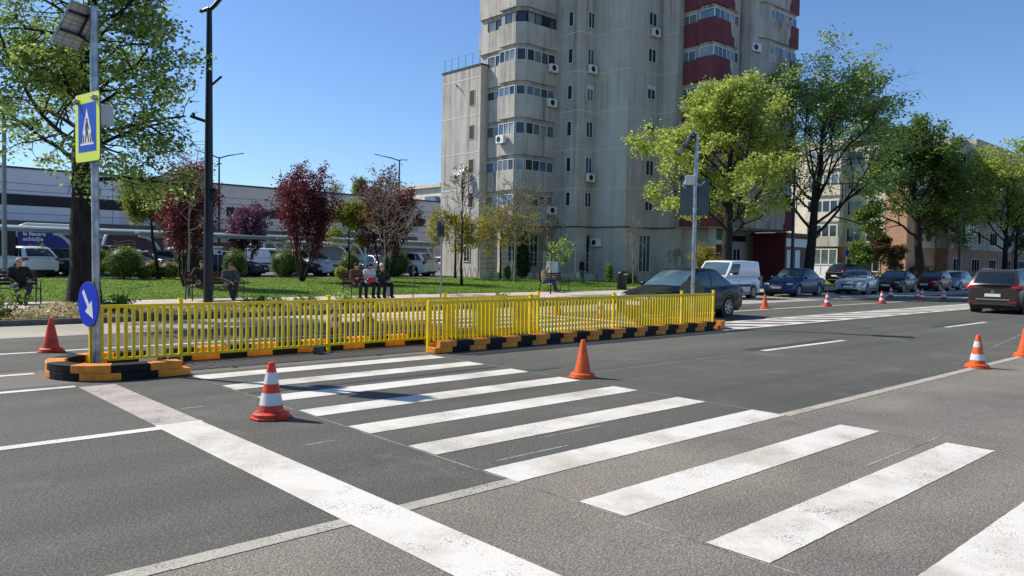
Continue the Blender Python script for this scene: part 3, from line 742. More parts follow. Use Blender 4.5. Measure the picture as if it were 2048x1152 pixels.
def tree(name, label, x, y, z0, mat_leaf, mat_bark=None, H=10, r0=.28, bole=2.5, stems=None, limbs=9, sub=(6, 5), spread=4.2, lift=(.25, .15, .05), per=14, lspread=.28, lsize=.15, seed=1,
         lean=(0, 0), group=None, shape=None, minz=0, twist=.28, top=True, rr=.5, cone_=1.0, droop=0.0, flat=.5, bark_n=8, leaf_levels=(3,), angle=(50, 75), keep=1.0, start=.28, minr=.006, bare=0.0):
    mat_bark = mat_bark or M['bark']; q = random.Random(seed); tb = MB(); anchors = []
    V = Vector
    def rv(k): return V((q.gauss(0, k), q.gauss(0, k), q.gauss(0, k)))
    def grow(p, d, L, r, lev, lf=True):
        if lev == 2 and q.random() < bare: lf = False
        n = 6 if lev < 3 else 3; pts = [p]; rad = [r]
        for i in range(n):
            d = (d+rv(twist*(.5 if lev == 0 else 1)/1.6)+V((0, 0, lift[min(lev, 2)]*.5 if lev else .1))).normalized()
            p = p+d*L/n; pts.append(p); rad.append(max(minr, r*(1-(i+1)/n*(.62 if lev < 2 else .8))))
        tb.tube(pts, rad, (bark_n, 6, 5, 3)[min(lev, 3)], cap=False)
        if lev in leaf_levels and lf: anchors.extend(pts[1:])
        if lev >= 3: return
        if lev == 2 and lf: anchors.append(pts[-1])
        k = sub[lev-1] if lev else 0
        for j in range(k):
            st = start if lev == 1 else .28; t = st+(1-st)*(j+q.random())/k; i = min(n-1, int(t*n)); pp = pts[i].lerp(pts[i+1], t*n-i); t = max(t, .28)
            dd = (pts[i+1]-pts[i]).normalized(); a = R(q.uniform(30, 62)); ax = dd.orthogonal().normalized(); ax.rotate(Matrix.Rotation(q.uniform(0, 2*PI), 3, dd))
            nd = (dd*math.cos(a)+ax*math.sin(a)); nd.z *= .8
            grow(pp, nd.normalized(), L*(.62-.28*t)*q.uniform(.8, 1.2), rad[i]*.55, lev+1, lf)
    axis = V((lean[0], lean[1], 1)).normalized()
    if stems:                                   # several stems from the ground
        for j in range(stems):
            a = 2*PI*j/stems+q.uniform(-.3, .3); o = V((math.cos(a), math.sin(a), 0))
            grow(o*.08, (o*q.uniform(.25, .55)+V((0, 0, 1))).normalized(), H*.8*q.uniform(.85, 1.1), r0*.6, 1)
    else:
        n = 10; pts = []; rad = []
        for i in range(n+1):
            t = i/n; pts.append(axis*H*.92*t+V((q.gauss(0, .02*H*t*.5), q.gauss(0, .02*H*t*.5), 0))); rad.append(r0*(1.25 if i == 0 else 1)*(1-.88*t**1.15))
        tb.tube(pts, rad, bark_n+4, cap=False)
        for j in range(limbs):
            t = (bole+(H*.9-bole)*((j+.3*q.random())/limbs)**.9)/(H*.92); t = min(.97, t)
            i = min(n-1, int(t*n)); pp = pts[i].lerp(pts[i+1], t*n-i); a = j*2.4+q.uniform(-.35, .35); u = (t*H*.92-bole)/(H*.92-bole)
            prof = shape(u) if shape else math.sin(PI*min(1, .22+.75*u))**.7
            L = spread*prof*q.uniform(.70, 1.22); el = R(90-q.uniform(*angle))+u*.5
            grow(pp, V((math.cos(a)*math.cos(el), math.sin(a)*math.cos(el), math.sin(el))), L, max(.02, rad[i]*rr), 1)
    t = thing(name, label, 'tree', (x, y, z0), 0, group)
    tb.build('trunk', mat_bark, t, smooth=180)
    if per > 0:
        A = [p for p in anchors if p.z > minz and (keep >= 1 or q.random() < keep)]
        leaves('crown', A, per, (lspread, lspread, lspread*.75), lsize, mat_leaf, t, seed, droop=droop, flat=flat)
    return t
L_dark = m_leaf('shaded_green_leaves', ['#4c6228', '#708a3e', '#98b058', '#c0d088'], .5)
L_light = m_leaf('fresh_green_leaves', ['#808f32', '#aab854', '#d0da7e', '#6a7a28'], .52)
L_mid = m_leaf('green_leaves', ['#6c863e', '#92ac5a', '#bfd088', '#5a7036'], .54)
L_olive = m_leaf('deep_green_leaves', ['#30431c', '#466024', '#607c30', '#7e9644'], .42)
L_plum = m_leaf('dark_plum_leaves', ['#52202a', '#74303a', '#92424c', '#38161e'], .35, .5, 0)
L_plum2 = m_leaf('purple_plum_leaves', ['#5d3a4c', '#7a4a5e', '#94647a', '#4a2a3a'], .3, .5, 0)
L_willow = m_leaf('yellow_green_leaves', ['#78822c', '#939a3c', '#666f26', '#a9ac58'], .35)
L_amber = m_leaf('olive_yellow_leaves', ['#a0903a', '#bda846', '#857c34', '#d2bc5c'], .35)
L_bud = m_leaf('budding_leaves', ['#8f8a55', '#a39a62', '#6f6a40'], .3)
L_bush = m_leaf('shrub_leaves', ['#42521c', '#5c6c26', '#7a8634', '#959c48'], .25)
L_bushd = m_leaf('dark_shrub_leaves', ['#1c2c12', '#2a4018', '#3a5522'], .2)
L_yel = m_leaf('golden_shrub_leaves', ['#b5a93a', '#cfc04a', '#8f9a34'], .3)
L_red = m_leaf('red_shrub_leaves', ['#452422', '#5c3029', '#33301c'], .25)

tree('street_tree', 'big leafy tree on the verge behind the blue arrow sign', 5.35, 21.9, .30, L_dark, H=10.4, r0=.36, bole=3.1, limbs=34, sub=(9, 5), spread=3.05, lift=(.03, -.03, -.12), per=12, lspread=.13, lsize=.105, keep=.9, bare=.30, start=.12,
     seed=11, shape=lambda u: .88*(1-u)**.35+.14, angle=(50, 80), minz=2.5, rr=.24, droop=.04)
tree('street_tree', 'light green tree in front of the red balconies, behind the white van', on_y(1450, 24), 24, .15, L_light, H=11.2, r0=.34, bole=2.9, limbs=22, sub=(8, 5), spread=5.4, lift=(.10, .04, .0), per=30, lspread=.22, lsize=.165, keep=.9, bare=.28, rr=.36,
     seed=5, shape=lambda u: 1.0*(1-u)**.5+.10, angle=(52, 72), minz=3.4, lean=(.03, 0))
tree('street_tree', 'tall airy tree between the grey tower and the cream block', on_y(1614, 25), 25, .15, L_mid, H=13.2, r0=.36, bole=3.3, limbs=24, sub=(8, 5), spread=7.4, lift=(.14, .06, .0), per=16, lspread=.25, lsize=.18, keep=.9, bare=.38, rr=.36, lean=(.06, -.05),
     seed=23, shape=lambda u: 1.0*(1-u)**.45+.12, angle=(36, 72), minz=3.8)
tree('street_tree', 'dark green tree in front of the brick corner', on_y(1842, 25), 25, .15, L_olive, H=12.2, r0=.42, bole=3.6, limbs=18, sub=(7, 5), lean=(-.07, .06), spread=6.2, lift=(.2, .1, 0), per=24, lspread=.28, lsize=.23, keep=.9, bare=.25, rr=.36,
     seed=31, shape=lambda u: 1.0*(1-u)**.45+.12, angle=(42, 66), minz=4.2)
tree('street_tree', 'light green tree cut by the right edge over the brown car', on_y(2008, 25), 25, .15, L_light, H=10.8, r0=.32, bole=3.0, limbs=18, sub=(7, 5), spread=9.5, lift=(.18, .08, 0), per=20, lspread=.36, lsize=.25, bare=.25, rr=.36,
     seed=37, shape=lambda u: 1.0*(1-u)**.5+.1, angle=(50, 72), minz=3.6)
tree('street_tree', 'slim pale-barked tree standing behind the red parked car', on_y(1893, 27.5), 27.5, .15, L_olive, M['bark_light'], H=8, r0=.22, bole=3.2, limbs=9, sub=(5, 4), spread=3.4, per=8, lspread=.4, lsize=.3, seed=41)
tree('street_tree', 'farthest dark tree at the right end of the shaded block', on_y(2030, 28), 28, .15, L_olive, H=9, r0=.25, bole=3, limbs=10, sub=(5, 4), spread=4.5, per=9, lspread=.5, lsize=.35, seed=43)

PL = dict(mat_bark=M['bark'], stems=5, sub=(9, 4), lift=(.75, .75, .6), lspread=.13, droop=0, flat=.8, twist=.16)
tree('plum_tree', 'dark red plum tree behind the black street lamp', on_y(372, 33, 560), 33, .27, L_plum, H=4.9, r0=.09, per=17, lsize=.11, seed=3, group='dark plum trees on the lawn', leaf_levels=(2, 3), **PL)
tree('plum_tree', 'dark plum tree left of the bench with three people', on_y(604, 37, 560), 37, .36, L_plum, H=5.5, r0=.10, per=20, lsize=.11, seed=8, group='dark plum trees on the lawn', leaf_levels=(2, 3), **PL)
tree('plum_tree', 'dark plum tree standing over the bench with three people', on_y(774, 36.5, 560), 36.5, .35, L_plum, H=5.6, r0=.10, per=18, lsize=.11, seed=9, group='dark plum trees on the lawn', leaf_levels=(2, 3), **PL)
tree('plum_tree', 'small pinkish plum tree in front of the long car park canopy', on_y(491, 47, 560), 47, .42, L_plum2, H=4.2, r0=.06, per=9, lsize=.14, seed=12, group='dark plum trees on the lawn', leaf_levels=(2, 3), **PL)
tree('round_willow', 'yellow-green round-headed tree left of the dark red plum tree', on_y(318, 40, 560), 40, .41, L_willow, H=4.5, r0=.11, bole=2.5, limbs=14, sub=(7, 5), spread=1.5, lift=(.3, .1, -.1), per=9, lspread=.14, lsize=.12, seed=14, lean=(-.14, 0))
tree('round_willow', 'small yellow-green tree between the two larger plum trees', on_y(697, 38, 560), 38, .38, L_willow, H=4.0, r0=.07, bole=2.0, limbs=12, sub=(6, 5), spread=1.35, lift=(.3, .1, 0), per=7, lspread=.14, lsize=.12, seed=15)
tree('bare_tree', 'thin bare tree rising behind the bench of the two men', on_y(378, 27.6, 570), 27.6, .17, L_bud, M['bark_light'], H=5.4, r0=.045, bole=2.2, limbs=10, sub=(5, 4), spread=1.3, lift=(.4, .25, .1), per=1, lspread=.05, lsize=.05, seed=16, keep=.4)
tree('bare_tree', 'bare twiggy tree in front of the dark plum tree by the three people', on_y(768, 28.5, 570), 28.5, .19, L_bud, M['bark_light'], H=4.6, r0=.05, bole=1.9, limbs=13, sub=(7, 5), spread=1.9, lift=(.25, .15, .1), minr=.008, per=1, lspread=.06, lsize=.06, seed=17, keep=.5)
tree('bare_tree', 'whitish-barked budding tree beside the dark cypress', on_y(1030, 34.7, 565), 34.7, .31, L_bud, M['bark_light'], H=5.2, r0=.10, bole=2.2, limbs=16, sub=(7, 5), spread=2.7, lift=(.25, .12, .05), per=1, lspread=.08, lsize=.08, seed=18, minr=.011)
tree('bare_tree', 'tall thin bare tree in front of the sunlit side wall of the tower', on_y(923, 31.7, 570), 31.7, .25, L_bud, M['bark'], H=5.9, r0=.075, bole=2.0, limbs=11, sub=(6, 4), spread=2.4, lift=(.5, .35, .1), minr=.009, per=1, lspread=.06, lsize=.06, seed=19, keep=.3, angle=(25, 45))
tree('bare_tree', 'bare young tree between the litter bin and the black sedan', on_y(1266, 30.2, 575), 30.2, .2, L_bud, M['bark_light'], H=3.9, r0=.06, bole=.9, limbs=9, sub=(4, 3), spread=1.7, lift=(.5, .3, .1), minr=.011, per=1, lspread=.05, lsize=.05, seed=20, keep=.2, angle=(30, 50))
tree('bare_tree', 'staked sapling with white buds in front of the brown bench', on_y(1101, 24.6, 585), 24.6, .15, L_bud, M['bark'], H=3.3, r0=.03, bole=1.6, limbs=7, sub=(3, 2), spread=1.2, lift=(.5, .3, .1), per=1, lspread=.03, lsize=.06, seed=21, angle=(35, 60))
tree('bare_tree', 'leafless sapling stem by the pavement right of the three people', on_y(826, 24.3, 590), 24.3, .15, L_bud, M['bark_light'], H=1.35, r0=.02, bole=.5, limbs=4, sub=(1, 1), spread=.2, per=1, lspread=.02, lsize=.05, seed=22)
tree('drooping_tree', 'olive yellow drooping tree beside the sign post', on_y(910, 40.0, 565), 40.0, .41, L_amber, H=4.1, r0=.09, bole=2.3, limbs=12, sub=(7, 5), spread=1.9, lift=(.2, -.05, -.35), per=4, lspread=.16, lsize=.13, seed=24, droop=.25, group='drooping yellowish trees by the tower')
tree('drooping_tree', 'olive yellow drooping tree left of the dark cypress', on_y(1000, 38.8, 562), 38.8, .38, L_amber, H=4.3, r0=.08, bole=2.4, limbs=12, sub=(7, 5), spread=2.1, lift=(.2, -.05, -.35), per=4, lspread=.16, lsize=.13, seed=25, droop=.25, group='drooping yellowish trees by the tower')
tree('drooping_tree', 'small olive shrub tree on three stakes left of the white van', on_y(1412, 27.6, 575), 27.6, .17, L_amber, H=2.6, r0=.05, bole=1.3, limbs=9, sub=(5, 4), spread=.9, lift=(.2, -.1, -.4), per=6, lspread=.1, lsize=.10, seed=26, droop=.2)
tree('drooping_tree', 'dried leafless weeping sapling behind the black sedan', on_y(1351, 29.5, 575), 29.5, .2, L_bud, M['bark'], H=2.7, r0=.04, bole=1.9, limbs=11, sub=(4, 3), spread=.8, lift=(.1, -.7, -1.0), per=0, seed=27)
tree('small_tree', 'leafy young tree behind the electrical cabinet', on_y(1120, 34, 560), 34, .3, L_mid, M['bark_light'], H=2.6, r0=.04, bole=1.0, limbs=9, sub=(4, 3), spread=.9, per=3, lspread=.12, lsize=.13, seed=28)
tree('small_tree', 'dark reddish young tree in front of the brick wall', on_y(1757, 29.5, 560), 29.5, .2, L_red, M['bark_light'], H=4.6, r0=.06, bole=1.5, limbs=14, sub=(6, 4), spread=1.7, per=9, lspread=.16, lsize=.2, seed=29, shape=lambda u: 1-.8*u)
tree('small_tree', 'smaller dark reddish tree at the sunlit brick corner', on_y(1794, 29.3, 560), 29.3, .2, L_red, M['bark_light'], H=3.4, r0=.05, bole=1.3, limbs=10, sub=(5, 4), spread=1.1, per=8, lspread=.14, lsize=.18, seed=30)
tree('small_tree', 'bushy olive young tree by the white porch', on_y(1719, 30, 560), 30, .2, L_olive, M['bark'], H=3.2, r0=.06, bole=1.0, limbs=11, sub=(6, 4), spread=1.3, per=8, lspread=.16, lsize=.18, seed=32)
tree('poplar', 'pale poplar rising beyond the roof of the long grey building', on_y(722, 100, 400), 100, .4, m_leaf('pale_poplar_leaves', ['#7f8f5a', '#95a56c', '#6c7a4a'], .3), H=13.2, r0=.25, bole=3, limbs=24, sub=(6, 4), spread=2.4, lift=(.9, .8, .7), per=10, lspread=.3, lsize=.3, seed=33)
tree('poplar', 'bare poplar top just over the roof of the long grey building', on_y(668, 100, 400), 100, .4, L_bud, M['bark_light'], H=12.4, r0=.2, bole=3, limbs=22, sub=(6, 4), spread=3.0, lift=(.9, .8, .7), per=1, lspread=.3, lsize=.2, seed=34)
tree('poplar', 'far tree seen over the roof beside the tower', on_y(868, 120, 400), 120, .4, m_leaf('far_leaves', ['#7f9468', '#8fa578', '#6f8458'], .3), H=12.6, r0=.25, bole=3, limbs=16, sub=(6, 4), spread=4.0, per=10, lspread=.5, lsize=.4, seed=35)

def shrub(name, label, x, y, rx, rz, mat, n=2600, size=.075, seed=0, core=None, stem=True, group='round clipped shrubs along the lawn', zc=None):
    z0 = gz(x, y) if x < 60 else .2; r = np.random.default_rng(seed); zc = rz*.98 if zc is None else zc
    u = r.normal(0, 1, (n, 3)); u /= np.linalg.norm(u, axis=1)[:, None]
    lump = 1+.07*np.sin(u[:, 0]*7+seed)+.07*np.sin(u[:, 1]*8+1)+.06*np.sin(u[:, 2]*9+seed)
    rad = (r.uniform(.80, 1.04, n)*lump)[:, None]; P = u*rad*np.array([rx, rx, rz])+np.array([0, 0, zc])
    t = thing(name, label, 'shrub', (x, y, z0), 0, group)
    leaves('foliage', P[P[:, 2] > .03], 1, (.02, .02, .02), size, mat, t, seed, flat=.9)
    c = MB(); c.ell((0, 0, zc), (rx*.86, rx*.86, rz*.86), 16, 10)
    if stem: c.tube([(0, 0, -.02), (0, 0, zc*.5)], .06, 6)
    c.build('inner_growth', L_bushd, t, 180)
    return t
SH = [(70, 43.6, .95, .76, 'sunlit clipped shrub behind the man in the red pullover', L_bush), (190, 41.5, .68, .78, 'clipped shrub just right of the big tree trunk', L_bush),
      (248, 40.2, .84, .82, 'large clipped shrub right of the crossing sign pole', L_bush), (378, 41.5, .78, .84, 'dark clipped shrub behind the bare tree and the seated man', L_bushd),
      (469, 42.0, .64, .80, 'clipped shrub in front of the grey saloon car', L_bush), (571, 42.0, .92, .86, 'clipped shrub in front of the dark car and plum tree', L_bush),
      (700, 40.2, .66, .78, 'clipped shrub left behind the three seated people', L_bush), (789, 41.2, 1.02, .92, 'big dark clipped shrub behind the three seated people', L_bushd)]
for i, (px, y, rx, rz, lb, mt) in enumerate(SH): shrub('clipped_shrub', lb, on_y(px, y, 555), y, rx, rz, mt, seed=50+i, n=5200 if rx > .8 else 4000, size=.06)
for i, (px, y, rx, rz, lb, mt) in enumerate([(287, 39.8, .30, .30, 'smallest low shrub in the row of three', L_bush), (303, 40.4, .50, .46, 'middle low shrub in the row of three', L_amber), (338, 40.0, .54, .46, 'low yellowish shrub left of the dark red plum tree', L_amber),
        (682, 39.5, .36, .36, 'small golden shrub beside the seated woman in brown', L_yel), (1015, 38.2, .25, .48, 'small upright shrub by the whitish tree', L_bush), (1252, 31.5, .8, .45, 'reddish low shrub behind the litter bin', L_red),
        (1218, 33.5, .3, .7, 'slim green shrub at the end of the wire fence', L_mid)]):
    shrub('low_shrub', lb, on_y(px, y, 555), y, rx, rz, mt, seed=70+i, n=900, size=.07, stem=False, group='small loose shrubs on the lawn')
for i, (px, y, rx, rz, lb, mt) in enumerate([(1795, 28.4, 1.2, .6, 'dark low hedge shrub at the foot of the brick corner', L_olive), (1840, 28.6, 1.3, .9, 'dark hedge shrub behind the black parked car', L_olive), (1690, 29.5, 1.4, .5, 'low green shrub below the porch steps', L_bush),
        (1960, 28.2, 1.6, .7, 'dark hedge shrub behind the brown family car', L_olive)]):
    shrub('hedge_shrub', lb, on_y(px, y, 560), y, rx, rz, mt, seed=80+i, n=1500, size=.14, stem=False, group='hedge shrubs at the cream block')
t = thing('cypress', 'dark pointed cypress in front of the wire fence', 'tree', (on_y(1043, 38.9, 560), 38.9, .37))
q = np.random.default_rng(4); zz = q.uniform(.05, 3.7, 5000); rad = .60*np.clip(1.15-zz/3.9, .05, 1)**.7*np.clip(zz/.5, .4, 1)*q.uniform(.75, 1.08, 5000); aa = q.uniform(0, 2*PI, 5000)
leaves('foliage', np.stack([rad*np.cos(aa), rad*np.sin(aa), zz], 1), 1, (.02, .02, .05), .11, m_leaf('cypress_needles', ['#141f10', '#1d2c15', '#2a3d1c'], .1), t, 4, flat=.9)
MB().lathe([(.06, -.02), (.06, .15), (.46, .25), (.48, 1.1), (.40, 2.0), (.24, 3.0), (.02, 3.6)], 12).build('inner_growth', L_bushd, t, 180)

def tuft(x, y, label, h, n, seed, mat, w=.35):
    t = thing('verge_plant', label, 'plant', (x, y, gz(x, y)), 0, 'young plants on the dry verge'); q = random.Random(seed); tb = MB(); A = []
    for k in range(n):
        a = q.uniform(0, 2*PI); p = Vector((math.cos(a)*.03, math.sin(a)*.03, 0)); d = Vector((math.cos(a)*q.uniform(.2, 1.2), math.sin(a)*q.uniform(.2, 1.2), 1)).normalized(); pts = [p]
        for i in range(4): p = p+d*h/4*q.uniform(.8, 1.2); d = (d+Vector((0, 0, -.12))).normalized(); pts.append(p)
        tb.tube(pts, [.010, .008, .006, .004, .002], 4, cap=False); A += pts[1:]
    tb.build('stem', M['bark'], t, 180); leaves('foliage', A, 14, (.05, .05, .04), .07, mat, t, seed, flat=.9)
for i, (px, y, lb, h, n) in enumerate([(6, 20.9, 'spiky dark plant at the left edge of the verge', .75, 13), (240, 21.0, 'low dark plant behind the left part of the long fence', .42, 12), (510, 21.6, 'low spreading plant right of the black lamp post', .40, 14), (552, 21.4, 'thin low plant behind the middle of the long fence', .32, 8),
        (612, 21.4, 'sparse plant on the verge left of the three people', .38, 9), (690, 21.2, 'leafy plant on the verge below the bench of three', .45, 13), (730, 21.0, 'small plant on the verge below the red handbag', .30, 8), (1000, 21.5, 'tiny plant on the verge left of the brown bench', .3, 6)]):
    tuft(on_y(px, y, 600), y, lb, h, n, 90+i, L_olive if i != 5 else L_mid)

# ================================================================== people
def solidify(mb, name, mat, parent, vox, fix=None, extra=None, sm=2):
    o = mb.build(name, mat, parent)
    md = o.modifiers.new('r', 'REMESH'); md.mode = 'VOXEL'; md.voxel_size = vox
    if sm: s = o.modifiers.new('s', 'SMOOTH'); s.factor = .5; s.iterations = sm
    dg = bpy.context.evaluated_depsgraph_get(); me = bpy.data.meshes.new_from_object(o.evaluated_get(dg))
    o.modifiers.clear(); o.data = me; me.polygons.foreach_set('use_smooth', [True]*len(me.polygons))
    if extra:
        for mt in extra[0]: me.materials.append(mt)
        for p in me.polygons:
            k = extra[1](p.center)
            if k: p.material_index = k
    return o
M['skin'] = pm('skin', '#b98a6e', .55, 0, .05, 12); M['eye'] = pm('eye', '#1c1512', .2); M['lip'] = pm('lips', '#8f4f48', .5)
def cloth(name, c, v=.12): return pm(name, c, .9, 0, v, 6, .2, 60)
def person(label, x, y, z, rot, J, top, bottom, hair, hat=None, shoes='#1a1a1c', group='people sitting along the lawn', skirt=False, hairlen=0, sleeves=True, build=1.0):
    t = thing('person', label, 'person', (x, y, z), rot, group); V = Vector
    D = {'pelvis': (0, 0, .52), 'chest': (0, .04, .88), 'neck': (0, .02, 1.03), 'head': (0, -.01, 1.19), 'look': (0, -1, -.1),
         'shl': (-.185, .03, .98), 'shr': (.185, .03, .98), 'ell': (-.27, -.06, .74), 'elr': (.27, -.06, .74), 'wrl': (-.12, -.30, .66), 'wrr': (.12, -.30, .66),
         'hil': (-.095, 0, .50), 'hir': (.095, 0, .50), 'knl': (-.12, -.42, .50), 'knr': (.12, -.42, .50), 'anl': (-.12, -.36, .09), 'anr': (.12, -.36, .09), 'hdl': None, 'hdr': None, 'tol': None, 'tor': None}
    D.update(J); P = {k: (V(v) if v is not None else None) for k, v in D.items()}; b = build
    m = MB(); hd = P['head']; lk = P['look'].normalized(); side = lk.cross(V((0, 0, 1))).normalized(); upv = side.cross(lk)
    rm = Matrix((side, -lk, upv)).transposed()
    m.ell(hd, (.073, .092, .108), 16, 12, rot=rm); m.ell(hd+lk*.022-upv*.055, (.055, .062, .058), 12, 8, rot=rm)
    m.capsule(hd+lk*.088+upv*.01, hd+lk*.108-upv*.022, .010, .016, 8)                        # nose
    m.ell(hd+lk*.080-upv*.056, (.024, .012, .008), 8, 6, rot=rm)                            # lips
    for sg in (-1, 1):
        m.ell(hd+side*sg*.074-upv*.004, (.012, .022, .032), 8, 6, rot=rm)                   # ears
        m.ell(hd+side*sg*.032+lk*.083+upv*.018, (.014, .010, .010), 8, 6, rot=rm)           # eyes
    m.capsule(P['neck']-V((0, 0, .05)), hd-upv*.07, .058, .052)
    m.capsule(P['pelvis'], P['chest'], .135*b, .150*b, 14); m.capsule(P['shl'], P['shr'], .075, .075, 12)
    for s in ('l', 'r'):
        m.capsule(P['sh'+s], P['el'+s], .056, .043); m.capsule(P['el'+s], P['wr'+s], .043, .029)
        w0 = P['wr'+s]; hdv = P['hd'+s] if P['hd'+s] is not None else (w0-P['el'+s]); hv = hdv.normalized(); lat = hv.cross(V((0, 0, 1)))
        lat = (lat if lat.length > .1 else V((1, 0, 0))).normalized(); pal = lat.cross(hv).normalized()
        if pal.z > 0: pal = -pal
        m.capsule(w0, w0+hv*.02, .027, .027, 8)
        for f, (o_, ln) in enumerate(zip((-.033, -.011, .011, .033), (.066, .078, .073, .056))):
            k0 = w0+hv*.088+lat*o_; m.capsule(w0+hv*.02+lat*o_*.7, k0, .0155, .0125, 7)
            k1 = k0+(hv*.85+pal*.5).normalized()*ln*.55; k2 = k1+(hv*.35+pal*.95).normalized()*ln*.5
            m.capsule(k0, k1, .0105, .0095, 6); m.capsule(k1, k2, .0095, .008, 6)
        tside = lat*(1 if (lat.x < 0) == (s == 'r') else -1)
        k1 = w0+hv*.035+tside*.045+pal*.01; m.capsule(w0+hv*.018+tside*.018, k1, .015, .013, 7); m.capsule(k1, k1+(hv*.8+pal*.5).normalized()*.045, .012, .009, 6)
        m.capsule(P['hi'+s], P['kn'+s], .082*b, .056); m.capsule(P['kn'+s], P['an'+s], .055, .038)
    def face(c):
        for sg in (-1, 1):
            if (c-(hd+side*sg*.032+lk*.090+upv*.018)).length < .013: return 1
        q = c-(hd+lk*.088-upv*.056)
        return 2 if abs(q.dot(side)) < .022 and abs(q.dot(upv)) < .006 and q.dot(lk) > -.012 else 0
    solidify(m, 'body', M['skin'], t, .0085, extra=([M['eye'], M['lip']], face), sm=1)
    j = MB(); j.capsule(P['pelvis']+V((0, 0, .02)), P['chest'], .165*b, .178*b, 16); j.capsule(P['shl'], P['shr'], .093, .093, 12); j.capsule(P['chest'], P['neck']-V((0, 0, .015)), .11, .078)
    for s in ('l', 'r'):
        j.capsule(P['sh'+s], P['el'+s], .076, .060); e = P['el'+s].lerp(P['wr'+s], .93 if sleeves else .35); j.capsule(P['el'+s], e, .060, .044)
    solidify(j, 'jacket', cloth('jacket_'+top, top), t, .014)
    k = MB()
    for s in ('l', 'r'):
        k.capsule(P['pelvis'], P['hi'+s], .135*b, .115*b); k.capsule(P['hi'+s], P['kn'+s], .105*b, .076); k.capsule(P['kn'+s], P['kn'+s].lerp(P['an'+s], .92), .076, .062 if not skirt else .085)
    solidify(k, 'skirt' if skirt else 'trousers', cloth('trousers_'+bottom, bottom), t, .014)
    for s in ('l', 'r'):
        a = P['an'+s]; f = P['to'+s] if P['to'+s] is not None else V((0, -1, 0)); f = f.normalized(); q = MB()
        q.capsule(a+V((0, 0, -.02))-f*.03, a+V((0, 0, -.045))+f*.13, .043, .036); q.capsule(a+V((0, 0, .02)), a-V((0, 0, .04)), .042, .045)
        solidify(q, 'shoe', cloth('shoe_'+shoes, shoes), t, .012)
    h = MB()
    if hair: 
        h.ell(hd-lk*.014+upv*.020, (.082, .098, .105), 14, 8, rot=rm, cut=-.1)
        if hairlen: h.ell(hd-lk*.045-upv*.03, (.082, .065, .09+hairlen), 12, 8, rot=rm)
        solidify(h, 'hair', cloth('hair_'+hair, hair), t, .010)
    if hat:
        h = MB(); h.ell(hd+upv*.045-lk*.004, (.086, .104, .080), 16, 8, rot=rm, cut=0.0)
        h.ell(hd+upv*.048+lk*.095, (.068, .06, .010), 12, 6, rot=rm)
        solidify(h, 'cap', cloth('cap_'+hat, hat), t, .009)
    return t
ZS = .152
person('man in flat cap, red pullover and open black jacket on the left bench', on_y(38, 25.6, 590), 25.6, ZS, .05, {'wrl': (-.17, -.30, .62), 'wrr': (.24, -.16, .70), 'elr': (.31, .0, .76), 'anl': (-.06, -.34, .09), 'anr': (.07, -.38, .09), 'knl': (-.17, -.42, .50), 'knr': (.18, -.42, .50), 'look': (.25, -1, -.05)},
       '#17191b', '#2a3348', '#6a6460', '#b9b3a8', build=1.1)
person('man in dark jacket and black cap leaning left on the reddish bench', on_y(404, 25.35, 590), 25.35, ZS, .1, {'shl': (-.2, .05, .98), 'ell': (-.36, .0, .80), 'wrl': (-.24, -.2, .68), 'elr': (.22, -.16, .80), 'wrr': (.05, -.16, 1.02), 'hdr': (-.05, .1, .9), 'look': (-.55, -1, 0), 'knl': (-.06, -.44, .53), 'anr': (.16, -.28, .09), 'anl': (.02, -.42, .09)},
       '#1f1d1e', '#25262a', '#4a4440', '#16171a', build=1.1)
person('man in grey-green jacket resting his head on one hand, right on the reddish bench', on_y(459, 25.3, 590), 25.3, ZS, -.15, {'chest': (0, -.04, .84), 'neck': (0, -.10, .98), 'head': (.01, -.16, 1.12), 'look': (-.1, -1, -.45), 'shl': (-.18, -.06, .93), 'shr': (.18, -.06, .93), 'ell': (-.25, -.14, .70), 'wrl': (-.06, -.40, .60), 'elr': (.22, -.34, .68), 'wrr': (.08, -.27, 1.0), 'hdr': (-.1, .15, .9), 'anl': (.0, -.40, .09), 'anr': (.05, -.34, .09)},
       '#4a514c', '#2f3035', '#3a332e')
b2y = 24.45
person('woman in brown jacket with folded arms on the left of the middle bench', on_y(712, b2y, 590), b2y, ZS, .12, {'look': (.75, -.8, 0), 'wrl': (.06, -.22, .78), 'wrr': (-.06, -.20, .76), 'ell': (-.27, -.04, .74), 'elr': (.27, -.04, .74), 'anl': (-.10, -.36, .09), 'anr': (.14, -.40, .09)},
       '#5f4230', '#23232a', '#2a2320', '#2b2522', shoes='#2a2a2c')
person('woman in white cardigan holding a red handbag on the middle bench', on_y(739, b2y+.03, 590), b2y+.03, ZS, .1, {'look': (.2, -1, -.35), 'head': (.0, -.04, 1.17), 'wrl': (-.03, -.30, .68), 'wrr': (.08, -.30, .68)},
       '#d4d0c8', '#26262c', '#17171a', None, hairlen=.02)
person('woman in dark olive coat with a white headband on the right of the middle bench', on_y(762, b2y+.06, 590), b2y+.06, ZS, .05, {'look': (-.6, -1, -.1), 'ell': (-.26, -.12, .74), 'wrl': (-.10, -.18, 1.0), 'hdl': (.1, .1, .9), 'anr': (.2, -.40, .09), 'knr': (.18, -.42, .50)},
       '#2f3026', '#1d1d22', '#6f6a66', '#cfc9c2')
o = MB().ell((0, 0, 0), (.17, .09, .11), 16, 10).tube([(-.09, 0, .08), (-.06, 0, .19), (.06, 0, .19), (.09, 0, .08)], .012, 6).build('handbag', pm('red_leather', '#b01820', .35, 0, .08, 6, coat=.3), None, 60, (on_y(741, b2y-.32, 590), b2y-.32, .82))
tag(o, 'red handbag on the lap of the woman in white', 'handbag')
